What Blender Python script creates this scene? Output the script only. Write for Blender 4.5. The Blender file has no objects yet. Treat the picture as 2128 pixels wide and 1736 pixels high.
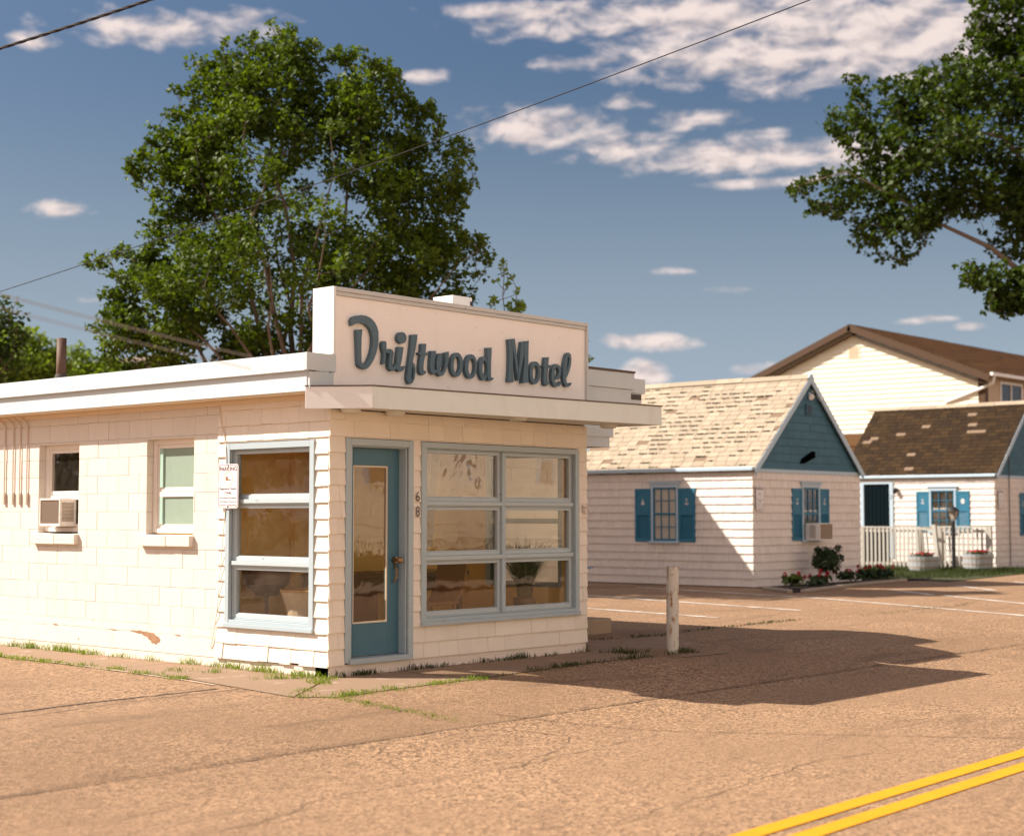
import bpy, math, random
import numpy as np
from mathutils import Vector, Matrix

random.seed(7); RNG = np.random.default_rng(7)
scene = bpy.context.scene
COL = scene.collection

# ------------------------------------------------------------------ camera
CAM = Vector((-10.515, -11.695, 1.6))
FWD = Vector((0.74807, 0.66074, 0.06171))
cd = bpy.data.cameras.new('camera'); cam = bpy.data.objects.new('camera', cd); COL.objects.link(cam)
cam.location = CAM
cam.rotation_euler = FWD.to_track_quat('-Z', 'Y').to_euler()
cd.sensor_fit = 'HORIZONTAL'; cd.sensor_width = 36.0; cd.lens = 55.30
cd.clip_start = 0.1; cd.clip_end = 3000
cd.dof.use_dof = True; cd.dof.focus_distance = 17.2; cd.dof.aperture_fstop = 1.5
scene.camera = cam

# ------------------------------------------------------------------ exposure, sun
vs = scene.view_settings
scene.display_settings.display_device = 'sRGB'
vs.view_transform = 'Standard'; vs.look = 'None'; vs.gamma = 1.0; vs.exposure = 1.20
scene.render.film_transparent = False
SUN_EL = math.radians(41.3)
SD = Vector((0.65, -0.76, 0)).normalized()          # horizontal travel of the sunlight
sd = bpy.data.lights.new('sun', 'SUN'); sun = bpy.data.objects.new('sun', sd); COL.objects.link(sun)
sd.energy = 3.9; sd.angle = math.radians(0.5); sd.color = (1.0, 0.925, 0.82)
ldir = Vector((SD.x*math.cos(SUN_EL), SD.y*math.cos(SUN_EL), -math.sin(SUN_EL)))
sun.rotation_euler = ldir.to_track_quat('-Z', 'Y').to_euler(); sun.location = (-20, 30, 30)

# ------------------------------------------------------------------ world
world = bpy.data.worlds.new('World'); scene.world = world; world.use_nodes = True
wt = world.node_tree; wt.nodes.clear()
def wn(t): return wt.nodes.new(t)
def wl(a, b): wt.links.new(a, b)
w_out = wn('ShaderNodeOutputWorld'); w_bg = wn('ShaderNodeBackground'); w_bg.inputs['Strength'].default_value = 0.12
wl(w_bg.outputs[0], w_out.inputs[0])
sky = wn('ShaderNodeTexSky'); sky.sky_type = 'NISHITA'; sky.sun_disc = False
sky.sun_elevation = SUN_EL; sky.sun_rotation = math.atan2(-SD.x, -SD.y); sky.air_density = 1.15; sky.dust_density = 5.0; sky.ozone_density = 1.0
tint = wn('ShaderNodeMix'); tint.data_type = 'RGBA'; tint.blend_type = 'MULTIPLY'; tint.inputs[0].default_value = 1.0
wl(sky.outputs[0], tint.inputs[6]); tint.inputs[7].default_value = (0.205, 0.262, 0.335, 1)
def wmath(op, a, b=None, clamp=False):
    n = wn('ShaderNodeMath'); n.operation = op; n.use_clamp = clamp
    for i, v in enumerate((a, b)):
        if v is None: continue
        if isinstance(v, (int, float)): n.inputs[i].default_value = v
        else: wl(v, n.inputs[i])
    return n.outputs[0]
wtc = wn('ShaderNodeTexCoord')
def wdot(vec):
    n = wn('ShaderNodeVectorMath'); n.operation = 'DOT_PRODUCT'; wl(wtc.outputs['Generated'], n.inputs[0]); n.inputs[1].default_value = vec
    return n.outputs['Value']
AZR = (0.662, -0.7495, 0.0); AZF = (0.7495, 0.662, 0.0)   # compass axes used for the cloud map
az = wmath('ARCTAN2', wdot(AZR), wdot(AZF)); el = wmath('ARCSINE', wdot((0, 0, 1)))
comb = wn('ShaderNodeCombineXYZ'); wl(az, comb.inputs[0]); wl(el, comb.inputs[1])
mp = wn('ShaderNodeVectorMath'); mp.operation = 'MULTIPLY'; wl(comb.outputs[0], mp.inputs[0]); mp.inputs[1].default_value = (1, 2.1, 1)
nz = wn('ShaderNodeTexNoise'); nz.inputs['Scale'].default_value = 34; nz.inputs['Detail'].default_value = 9; nz.inputs['Roughness'].default_value = 0.57
nz.inputs['Distortion'].default_value = 0.25
wl(mp.outputs[0], nz.inputs['Vector'])
def px_ang(x, y):                     # a sky direction, from where the photograph sees it
    a = (x-1063.5)/3267; b = (1070-y)/3267
    return math.atan(a), math.atan(b/math.sqrt(1+a*a))
CLOUDS = [  # centre x, y, half width, half height, weight
    (300, 45, 230, 42, .95), (470, 30, 150, 30, .8), (110, 430, 70, 22, .95), (880, 146, 62, 18, .8),
    (1500, 20, 560, 60, 1.15), (1640, 100, 420, 80, 1.2), (1880, 60, 330, 120, 1.2), (1150, 8, 270, 26, 1.0), (1230, 118, 130, 22, .8),
    (1120, 258, 190, 52, 1.2), (1290, 300, 150, 40, .95), (1560, 318, 260, 42, 1.25), (1800, 320, 180, 55, 1.1), (1440, 335, 160, 30, .9), (1620, 372, 170, 14, .8),
    (1460, 240, 110, 26, .8), (1590, 272, 90, 20, .75), (1310, 200, 60, 20, .7),
    (1345, 708, 125, 22, 1.15), (1340, 775, 62, 34, 1.5), (1925, 663, 70, 10, .9), (2015, 676, 40, 10, .8), (180, 621, 40, 9, .7), (1560, 765, 60, 14, .7),
    (60, 70, 60, 20, .7), (2400, 300, 260, 60, 1.1), (-300, 200, 240, 50, 1.0), (1395, 560, 50, 8, .55), (1530, 600, 60, 8, .5)]
fld = None
for (cx_, cy_, rx_, ry_, wgt) in CLOUDS:
    a0, e0 = px_ang(cx_, cy_)
    s1 = wn('ShaderNodeVectorMath'); s1.operation = 'SUBTRACT'; wl(comb.outputs[0], s1.inputs[0]); s1.inputs[1].default_value = (a0, e0, 0)
    s2 = wn('ShaderNodeVectorMath'); s2.operation = 'MULTIPLY'; wl(s1.outputs[0], s2.inputs[0]); s2.inputs[1].default_value = (3267/rx_, 3267/ry_, 0)
    s3 = wn('ShaderNodeVectorMath'); s3.operation = 'DOT_PRODUCT'; wl(s2.outputs[0], s3.inputs[0]); wl(s2.outputs[0], s3.inputs[1])
    v = wmath('MULTIPLY', wmath('SUBTRACT', 1.0, wmath('MINIMUM', s3.outputs['Value'], 3.0)), wgt)
    fld = v if fld is None else wmath('MAXIMUM', fld, v)
away = wmath('SUBTRACT', wmath('MULTIPLY', wmath('ABSOLUTE', az), 2.2), 2.0)          # unseen broken cloud added over the rest of the sky as fill
away = wmath('MINIMUM', away, 1.0)
fld = wmath('MAXIMUM', fld, away)
dens = wmath('ADD', fld, wmath('MULTIPLY', wmath('SUBTRACT', nz.outputs['Fac'], 0.5), 3.6))
mr = wn('ShaderNodeMapRange'); mr.interpolation_type = 'SMOOTHSTEP'; wl(dens, mr.inputs[0]); mr.inputs[1].default_value = -0.05; mr.inputs[2].default_value = 1.45
ccol = wn('ShaderNodeMix'); ccol.data_type = 'RGBA'
mp2 = wn('ShaderNodeVectorMath'); mp2.operation = 'ADD'; wl(mp.outputs[0], mp2.inputs[0]); mp2.inputs[1].default_value = (-.006, .013, 0)
nz2 = wn('ShaderNodeTexNoise'); nz2.inputs['Scale'].default_value = 34; nz2.inputs['Detail'].default_value = 9; nz2.inputs['Roughness'].default_value = 0.58; nz2.inputs['Distortion'].default_value = 0.25; wl(mp2.outputs[0], nz2.inputs['Vector'])
wl(wmath('ADD', wmath('MULTIPLY', wmath('SUBTRACT', nz.outputs['Fac'], nz2.outputs['Fac']), 4.0), 0.62, True), ccol.inputs[0]); ccol.inputs[6].default_value = (2.3, 1.98, 1.95, 1); ccol.inputs[7].default_value = (3.5, 2.95, 2.75, 1)
cmix = wn('ShaderNodeMix'); cmix.data_type = 'RGBA'; wl(wmath('MULTIPLY', mr.outputs[0], 0.93), cmix.inputs[0]); hz = wn('ShaderNodeMapRange'); hz.interpolation_type = 'SMOOTHSTEP'; wl(el, hz.inputs[0]); hz.inputs[1].default_value = 0.0; hz.inputs[2].default_value = 0.30; hz.inputs[3].default_value = 1.0; hz.inputs[4].default_value = 0.0
pale = wn('ShaderNodeMix'); pale.data_type = 'RGBA'; wl(hz.outputs[0], pale.inputs[0]); wl(tint.outputs[2], pale.inputs[6]); pale.inputs[7].default_value = (1.52, 1.86, 2.24, 1)
wl(pale.outputs[2], cmix.inputs[6])
def wss(v, a, b):
    n = wn('ShaderNodeMapRange'); n.interpolation_type = 'SMOOTHSTEP'; wl(v, n.inputs[0]); n.inputs[1].default_value = a; n.inputs[2].default_value = b; return n.outputs[0]
fill_boost = wmath('MULTIPLY', wss(wmath('ABSOLUTE', az), 0.95, 1.5), wmath('SUBTRACT', 1.0, wss(el, 0.25, 0.8)))     # added brightening of unseen low clouds, as fill for shaded walls
bmul = wn('ShaderNodeVectorMath'); bmul.operation = 'SCALE'; wl(ccol.outputs[2], bmul.inputs[0]); wl(wmath('ADD', wmath('MULTIPLY', fill_boost, 0.55), 1.0), bmul.inputs['Scale'])
wl(bmul.outputs[0], cmix.inputs[7])
wl(cmix.outputs[2], w_bg.inputs['Color'])

scene.cycles.use_denoising = True
scene.cycles.max_bounces = 10; scene.cycles.transparent_max_bounces = 16
scene.cycles.caustics_reflective = False; scene.cycles.caustics_refractive = False

# ------------------------------------------------------------------ materials
def new_mat(name):
    m = bpy.data.materials.new(name); m.use_nodes = True
    nt = m.node_tree; b = nt.nodes['Principled BSDF']
    return m, nt, b
def noise(nt, coord, scale, detail=4, rough=.55, dist=0):
    n = nt.nodes.new('ShaderNodeTexNoise'); n.inputs['Scale'].default_value = scale; n.inputs['Detail'].default_value = detail
    n.inputs['Roughness'].default_value = rough; n.inputs['Distortion'].default_value = dist
    nt.links.new(coord, n.inputs['Vector']); return n.outputs['Fac']
def mrange(nt, v, a, b, c, d):
    n = nt.nodes.new('ShaderNodeMapRange'); nt.links.new(v, n.inputs[0])
    for i, x in enumerate((a, b, c, d)): n.inputs[i+1].default_value = x
    return n.outputs[0]
def mixc(nt, fac, a, b, mode='MIX'):
    n = nt.nodes.new('ShaderNodeMix'); n.data_type = 'RGBA'; n.blend_type = mode
    if isinstance(fac, (int, float)): n.inputs[0].default_value = fac
    else: nt.links.new(fac, n.inputs[0])
    for i, x in ((6, a), (7, b)):
        if isinstance(x, tuple): n.inputs[i].default_value = (*x[:3], 1)
        else: nt.links.new(x, n.inputs[i])
    return n.outputs[2]
def ocoord(nt, scale=(1, 1, 1)):
    tc = nt.nodes.new('ShaderNodeTexCoord'); m = nt.nodes.new('ShaderNodeMapping'); nt.links.new(tc.outputs['Object'], m.inputs[0]); m.inputs['Scale'].default_value = scale
    return m.outputs[0]
def bump(nt, b, h, strength, dist=.01):
    n = nt.nodes.new('ShaderNodeBump'); n.inputs['Strength'].default_value = strength; n.inputs['Distance'].default_value = dist
    nt.links.new(h, n.inputs['Height']); nt.links.new(n.outputs[0], b.inputs['Normal'])
def shade(c, k): return tuple(min(1, x*k) for x in c)
def paint(name, col, rough=.55, var=.10, vs_=3.0, grain=(1, 1, 1), gscale=60, gstr=.15, chip=0.0, chipcol=(.10, .07, .05), chipscale=9, island=.0, dirt=0.0, dirtcol=(.35, .24, .15), spec=.35):
    m, nt, b = new_mat(name); c = ocoord(nt); cg = ocoord(nt, grain)
    out = mixc(nt, noise(nt, c, vs_, 5), shade(col, 1-var), shade(col, 1+var*.6))
    if island:
        g = nt.nodes.new('ShaderNodeNewGeometry')
        out = mixc(nt, 1.0, out, mixc(nt, g.outputs['Random Per Island'], shade((1, 1, 1), 1-island), (1, 1, 1)), 'MULTIPLY')
    if dirt:
        f = mrange(nt, noise(nt, ocoord(nt, (1, 1, .25)), 5, 6, .7), .52, .85, 0, dirt); out = mixc(nt, f, out, dirtcol)
    if chip:
        f = mrange(nt, noise(nt, c, chipscale, 8, .7), .66-chip*.1, .70-chip*.1, 0, 1); out = mixc(nt, f, out, chipcol)
    nt.links.new(out, b.inputs['Base Color']); b.inputs['Roughness'].default_value = rough; b.inputs['Specular IOR Level'].default_value = spec
    if gstr: bump(nt, b, noise(nt, cg, gscale, 5, .6), gstr, .006)
    return m
def plain(name, col, rough=.6, metal=0.0):
    m, nt, b = new_mat(name); c = ocoord(nt)
    nt.links.new(mixc(nt, noise(nt, c, 25, 4), shade(col, .8), shade(col, 1.15)), b.inputs['Base Color'])
    b.inputs['Roughness'].default_value = rough; b.inputs['Metallic'].default_value = metal; return m
M = {}
M['shingle'] = paint('painted cement shingle', (.82, .725, .615), .6, .06, 4, (14, 14, .6), 22, .35, 0, island=.07, dirt=.10)
M['backing'] = plain('dark backing paper', (.12, .085, .06), .9)
M['block'] = paint('painted concrete block', (.70, .63, .555), .65, .05, 2, (1, 1, 1), 35, .45, 0, island=.045, dirt=.2)
M['plaster'] = paint('painted foundation', (.76, .65, .56), .7, .09, 5, (1, 1, 1), 14, .7, .15, (.30, .19, .11), 7, dirt=.25)
M['fascia'] = paint('pale grey fascia paint', (.56, .595, .61), .5, .06, 3, (3, 3, 18), 10, .2, .0, dirt=.16, dirtcol=(.42, .36, .26))
M['canopy'] = paint('canopy board paint', (.70, .725, .69), .5, .06, 4, (10, 10, .5), 14, .2, .0, dirt=.3, dirtcol=(.42, .34, .22))
M['soffit'] = paint('cream soffit', (.74, .60, .44), .65, .06, 3, (1, 1, 1), 30, .2)
M['signpanel'] = paint('pink sign board', (.93, .85, .79), .6, .05, 2.5, (.8, 1, 12), 14, .25, .10, (.34, .20, .17), 16, dirt=.10)
M['signframe'] = paint('sign frame paint', (.58, .57, .55), .55, .08, 6, (1, 1, 8), 20, .3, .25, (.10, .06, .05), 12)
M['signend'] = paint('sign end white', (.80, .77, .74), .5, .05, 4, (8, 8, .6), 14, .15)
M['letter'] = paint('blue grey letter paint', (.095, .15, .185), .55, .12, 10, (1, 1, 1), 60, .3, .12, (.07, .03, .025), 20)
M['trim'] = paint('pale blue trim', (.39, .455, .485), .5, .07, 4, (10, 10, .5), 16, .2, .05, (.16, .12, .10), 14)
M['rail'] = paint('pale blue rail', (.44, .495, .51), .5, .07, 4, (.6, .6, 10), 16, .2, .08, (.16, .12, .10), 14)
M['doorblue'] = paint('teal door paint', (.065, .155, .205), .45, .10, 5, (12, 12, .6), 14, .2)
M['shutter'] = paint('blue shutter paint', (.028, .155, .25), .5, .10, 6, (1, 1, 1), 40, .1)
M['gable'] = paint('blue gable siding', (.050, .135, .185), .6, .10, 4, (14, 14, .6), 20, .35, island=.12)
M['white'] = paint('white window paint', (.78, .70, .63), .5, .05, 5, (1, 1, 1), 40, .15, .08, (.35, .26, .2), 14)
M['cotwall'] = paint('cottage shingle', (.76, .675, .61), .6, .06, 4, (14, 14, .6), 20, .35, island=.08, dirt=.08)
M['cottrim'] = paint('cottage pale trim', (.42, .52, .60), .5, .06, 4)
M['black'] = plain('black iron', (.012, .012, .012), .5)
M['brass'] = plain('old brass', (.30, .19, .10), .35, .9)
M['roofing'] = plain('tar roofing felt', (.09, .075, .065), .95)
M['roofdeck'] = paint('bare brown roof felt', (.22, .15, .10), .95, .25, 5)
M['desk'] = paint('desk wood', (.16, .06, .022), .4, .25, 3, (1, 10, 10), 8, .1)
M['chairwood'] = paint('chair wood', (.30, .13, .045), .4, .2, 6)
M['roomwall'] = paint('ochre room wall', (.90, .58, .17), .8, .06, 2)
M['roomfloor'] = paint('room floor', (.40, .23, .11), .7, .15, 4)
M['curtain'] = paint('beige curtain', (.66, .50, .32), .85, .08, 6)
M['wicker'] = paint('pale wicker', (.62, .48, .33), .7, .2, 40, (1, 1, 1), 120, .6)
M['wickerrim'] = paint('wicker rim', (.50, .27, .09), .6, .2, 30)
M['pot'] = plain('dark pot', (.12, .06, .035), .5)
M['signwhite'] = plain('parking sign white', (.80, .77, .75), .4)
M['signtext'] = plain('parking sign maroon', (.10, .018, .035), .6)
M['signlight'] = plain('parking sign faded', (.42, .26, .20), .6)
M['gold'] = plain('faded gold', (.60, .48, .22), .6)
M['number'] = plain('house number', (.06, .025, .022), .5)
M['acwhite'] = plain('air conditioner white', (.78, .74, .68), .45)
M['acgrille'] = plain('condenser fins', (.30, .22, .16), .55)
M['screen'] = paint('green insect screen', (.26, .33, .26), .8, .1, 8, (1, 1, 1), 160, .5)
M['greenpaint'] = paint('pale green frame', (.36, .50, .42), .55, .06, 6)
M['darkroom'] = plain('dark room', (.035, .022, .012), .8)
M['lace'] = paint('white curtain', (.62, .58, .56), .85, .12, 5)
M['cable'] = plain('black cable', (.03, .025, .025), .6)
M['cablebrown'] = plain('brown cable', (.014, .007, .006), .8)
M['cablegrey'] = plain('grey cable', (.32, .30, .28), .5)
M['conduit'] = paint('painted conduit', (.66, .55, .46), .6, .1, 20)
M['fencedim'] = paint('shade dimmed fence white', (.44, .41, .36), .55, .08, 6)  # white lowered to grey: the porch shade is put into the colour
M['barrel'] = paint('painted barrel', (.40, .41, .42), .6, .14, 6, chip=.2, chipcol=(.28, .30, .33))
M['soil'] = paint('dark soil', (.022, .014, .009), .95, .3, 20, (1, 1, 1), 40, 1.0)
M['timber'] = paint('weathered timber', (.34, .27, .21), .8, .2, 8, (2, 2, 2), 20, .5, .2, (.14, .10, .08), 6)
M['concrete'] = paint('worn concrete', (.34, .25, .17), .9, .2, 2.2, (1, 1, 1), 60, .6)
M['bark'] = paint('bark', (.20, .14, .105), .9, .25, 6, (3, 3, .8), 12, .8)
M['barkpale'] = paint('pale bark', (.17, .12, .085), .9, .25, 6, (3, 3, .8), 12, .8)
M['siding'] = paint('cream vinyl siding', (.80, .735, .58), .55, .03, 2)
M['brown'] = paint('brown rake paint', (.070, .033, .012), .6, .1, 4)
M['shadesiding'] = paint('shaded cream siding', (.50, .38, .25), .55, .05, 3)  # darker copy of the cream siding, with the side wall's shade painted in
M['farwhite'] = paint('white house paint', (.78, .73, .68), .6, .05, 2)
M['acrosshouse'] = paint('cream house paint', (.84, .74, .60), .6, .05, 2); M['tanpane'] = plain('drawn tan blind', (.34, .25, .16), .5); M['acrossrail'] = paint('cream rail paint', (.90, .80, .64), .5, .05, 2)
M['blackglass'] = plain('dark pane', (.015, .017, .02), .08)
M['web'] = plain('blue webbing', (.04, .16, .34), .6)
M['alu'] = plain('aluminium tube', (.62, .60, .57), .35, .6)
M['lampglass'] = plain('frosted lamp glass', (.42, .36, .30), .3)
M['blossom'] = paint('red blossom', (.42, .010, .022), .6, .3, 30)
M['yellowline'] = paint('yellow road paint', (.76, .31, .005), .7, .22, 3, (1, 1, 1), 90, .6, .12, (.34, .20, .09), 26)
M['whiteline'] = paint('white road paint', (.72, .66, .60), .65, .15, 6, (1, 1, 1), 90, .5)

def mat_asphalt(name, a, b_, stain):
    m, nt, b = new_mat(name); c = ocoord(nt)
    vor = nt.nodes.new('ShaderNodeTexVoronoi'); vor.inputs['Scale'].default_value = 46; nt.links.new(c, vor.inputs['Vector'])
    sp = nt.nodes.new('ShaderNodeSeparateColor'); nt.links.new(vor.outputs['Color'], sp.inputs[0])
    col = mixc(nt, sp.outputs[0], shade(a, .22), shade(a, 1.78))
    col = mixc(nt, mrange(nt, noise(nt, c, 17, 5, .75), .44, .66, 0, .24), col, shade(a, .5))
    col = mixc(nt, mrange(nt, noise(nt, ocoord(nt, (1, 1, 1.3)), 23, 5, .75), .52, .72, 0, .3), col, shade(a, 1.7))
    col = mixc(nt, mrange(nt, noise(nt, c, 160, 2), .42, .66, 0, .75), col, shade(a, .42))
    col = mixc(nt, mrange(nt, noise(nt, c, .42, 7, .66), .36, .62, 0, .95), col, mixc(nt, .72, col, b_))
    col = mixc(nt, mrange(nt, noise(nt, ocoord(nt, (.35, 1.5, 1)), 1.1, 8, .7, .5), .53, .70, 0, .65), col, stain)
    # hairline cracks
    w = nt.nodes.new('ShaderNodeVectorMath'); w.operation = 'ADD'
    nn = nt.nodes.new('ShaderNodeTexNoise'); nn.inputs['Scale'].default_value = 1.3; nn.inputs['Detail'].default_value = 6; nt.links.new(c, nn.inputs['Vector'])
    nt.links.new(c, w.inputs[0]); nt.links.new(nn.outputs['Color'], w.inputs[1])
    v2 = nt.nodes.new('ShaderNodeTexVoronoi'); v2.feature = 'DISTANCE_TO_EDGE'; v2.inputs['Scale'].default_value = .42; nt.links.new(w.outputs[0], v2.inputs['Vector'])
    cr = mrange(nt, v2.outputs['Distance'], .0, .007, .5, 0); crn = nt.nodes.new('ShaderNodeMath'); crn.operation = 'MULTIPLY'
    nt.links.new(cr, crn.inputs[0]); nt.links.new(mrange(nt, noise(nt, c, .5, 3), .48, .6, 0, 1), crn.inputs[1])
    col = mixc(nt, crn.outputs[0], col, shade(a, .28))
    nt.links.new(col, b.inputs['Base Color']); b.inputs['Roughness'].default_value = .85; b.inputs['Specular IOR Level'].default_value = .25
    bump(nt, b, vor.outputs['Distance'], .55, .008); return m
M['asphalt'] = mat_asphalt('pale old asphalt', (.365, .222, .128), (.245, .147, .083), (.135, .081, .047))
M['road'] = mat_asphalt('road asphalt', (.375, .228, .131), (.262, .158, .090), (.17, .103, .059))
def mat_roof(name, a, b_, moss, rowh, mossamt, bare):
    m, nt, b = new_mat(name); c = ocoord(nt)
    g = nt.nodes.new('ShaderNodeNewGeometry')
    col = mixc(nt, g.outputs['Random Per Island'], a, b_)
    col = mixc(nt, mrange(nt, noise(nt, c, 2.2, 6, .7), .5, .75, 0, .5), col, shade(b_, .7))
    col = mixc(nt, mrange(nt, noise(nt, c, 7, 8, .75), .66-mossamt*.14, .72-mossamt*.14, 0, 1), col, moss)
    nt.links.new(col, b.inputs['Base Color']); b.inputs['Roughness'].default_value = .9; b.inputs['Specular IOR Level'].default_value = .2
    bump(nt, b, noise(nt, c, 90, 3), .5, .006); return m
M['rooflight'] = mat_roof('weathered pale shingle', (.43, .345, .255), (.34, .272, .20), (.28, .20, .14), .14, .05, 1)
M['roofdark'] = mat_roof('mossy brown shingle', (.050, .027, .010), (.024, .013, .006), (.20, .14, .09), .14, -.05, 0)
M['roofbrown'] = mat_roof('brown house roof', (.115, .050, .013), (.075, .033, .010), (.10, .04, .02), .14, 0, 0)
M['moss'] = paint('black moss', (.035, .026, .014), .95, .3, 12)

def mat_rust(name, white):
    m, nt, b = new_mat(name); c = ocoord(nt, (1, 1, .35)); c2 = ocoord(nt)
    col = mixc(nt, noise(nt, c2, 6, 4), shade(white, .82), white)
    f = mrange(nt, noise(nt, c, 14, 8, .7), .53, .62, 0, 1)
    col = mixc(nt, f, col, mixc(nt, noise(nt, c2, 40, 4), (.22, .09, .03), (.42, .22, .08)))
    nt.links.new(col, b.inputs['Base Color']); b.inputs['Roughness'].default_value = .6
    bump(nt, b, noise(nt, c2, 40, 5), .25, .006); return m
M['bollard'] = mat_rust('rust streaked cream paint', (.66, .60, .52))
def mat_pipe():
    m, nt, b = new_mat('rusted stove pipe'); tc = nt.nodes.new('ShaderNodeTexCoord'); s = nt.nodes.new('ShaderNodeSeparateXYZ'); nt.links.new(tc.outputs['Generated'], s.inputs[0])
    col = mixc(nt, mrange(nt, s.outputs[2], .1, .95, 0, 1), (.34, .21, .14), (.06, .016, .012)); col = mixc(nt, noise(nt, tc.outputs['Object'], 30, 5), shade((.2, .1, .05), .5), col)
    nt.links.new(col, b.inputs['Base Color']); b.inputs['Roughness'].default_value = .7; return m
M['pipe'] = mat_pipe()
def mat_glass(name, wav=0.0, r0=.05, dust=0.05, wscale=3.0):
    m = bpy.data.materials.new(name); m.use_nodes = True; nt = m.node_tree; nt.nodes.clear()
    o = nt.nodes.new('ShaderNodeOutputMaterial'); fr = nt.nodes.new('ShaderNodeLayerWeight'); fr.inputs['Blend'].default_value = .5
    tr = nt.nodes.new('ShaderNodeBsdfTransparent'); gl = nt.nodes.new('ShaderNodeBsdfGlossy'); gl.inputs['Roughness'].default_value = .0
    tr.inputs[0].default_value = (.96, .95, .92, 1)
    mx = nt.nodes.new('ShaderNodeMixShader'); pw = nt.nodes.new('ShaderNodeMath'); pw.operation = 'POWER'; nt.links.new(fr.outputs['Facing'], pw.inputs[0]); pw.inputs[1].default_value = 5
    nt.links.new(mrange(nt, pw.outputs[0], 0, 1, r0, 1), mx.inputs[0]); nt.links.new(tr.outputs[0], mx.inputs[1]); nt.links.new(gl.outputs[0], mx.inputs[2])
    df = nt.nodes.new('ShaderNodeBsdfDiffuse'); df.inputs[0].default_value = (.6, .5, .38, 1)
    c = ocoord(nt); m2 = nt.nodes.new('ShaderNodeMixShader'); nt.links.new(mrange(nt, noise(nt, c, 7, 6, .7), .4, .9, dust*.4, dust*2), m2.inputs[0])
    nt.links.new(mx.outputs[0], m2.inputs[1]); nt.links.new(df.outputs[0], m2.inputs[2]); nt.links.new(m2.outputs[0], o.inputs[0])
    if wav:
        bp = nt.nodes.new('ShaderNodeBump'); bp.inputs['Strength'].default_value = wav; bp.inputs['Distance'].default_value = .03
        nt.links.new(noise(nt, c, wscale, 2, .4, .6), bp.inputs['Height']); nt.links.new(bp.outputs[0], gl.inputs['Normal'])
    return m
M['glass'] = mat_glass('window glass', .03, .055, .02)
M['wavyglass'] = mat_glass('warped old glass', .45, .11, .05, 2.2)
M['dustglass'] = mat_glass('dusty glass', .0, .022, .02)

def mat_leaf(name, dark, light, trans=.35):
    m = bpy.data.materials.new(name); m.use_nodes = True; nt = m.node_tree; b = nt.nodes['Principled BSDF']; o = nt.nodes['Material Output']
    g = nt.nodes.new('ShaderNodeNewGeometry'); c = ocoord(nt)
    col = mixc(nt, g.outputs['Random Per Island'], dark, light); col = mixc(nt, mrange(nt, noise(nt, c, .9, 3), .35, .7, 0, .45), col, shade(light, 1.25))
    nt.links.new(col, b.inputs['Base Color']); b.inputs['Roughness'].default_value = .55; b.inputs['Specular IOR Level'].default_value = .25
    tr = nt.nodes.new('ShaderNodeBsdfTranslucent'); nt.links.new(mixc(nt, 1.0, col, (1.5, 1.55, .5), 'MULTIPLY'), tr.inputs[0])
    mx = nt.nodes.new('ShaderNodeMixShader'); mx.inputs[0].default_value = trans
    nt.links.new(b.outputs[0], mx.inputs[1]); nt.links.new(tr.outputs[0], mx.inputs[2]); nt.links.new(mx.outputs[0], o.inputs[0]); return m
M['leaf'] = mat_leaf('maple leaf', (.020, .044, .004), (.102, .142, .012))
M['leafdark'] = mat_leaf('dark leaf', (.018, .038, .004), (.056, .084, .010), .3)
M['leafbright'] = mat_leaf('bright leaf', (.085, .14, .014), (.20, .26, .035))
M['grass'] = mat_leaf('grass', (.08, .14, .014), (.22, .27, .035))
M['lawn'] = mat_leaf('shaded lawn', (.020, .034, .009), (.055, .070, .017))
M['reed'] = mat_leaf('dry ornamental grass', (.030, .034, .010), (.10, .085, .025), .25)
M['shrubleaf'] = mat_leaf('dark shrub leaf', (.010, .026, .008), (.028, .050, .012), .15)

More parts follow.
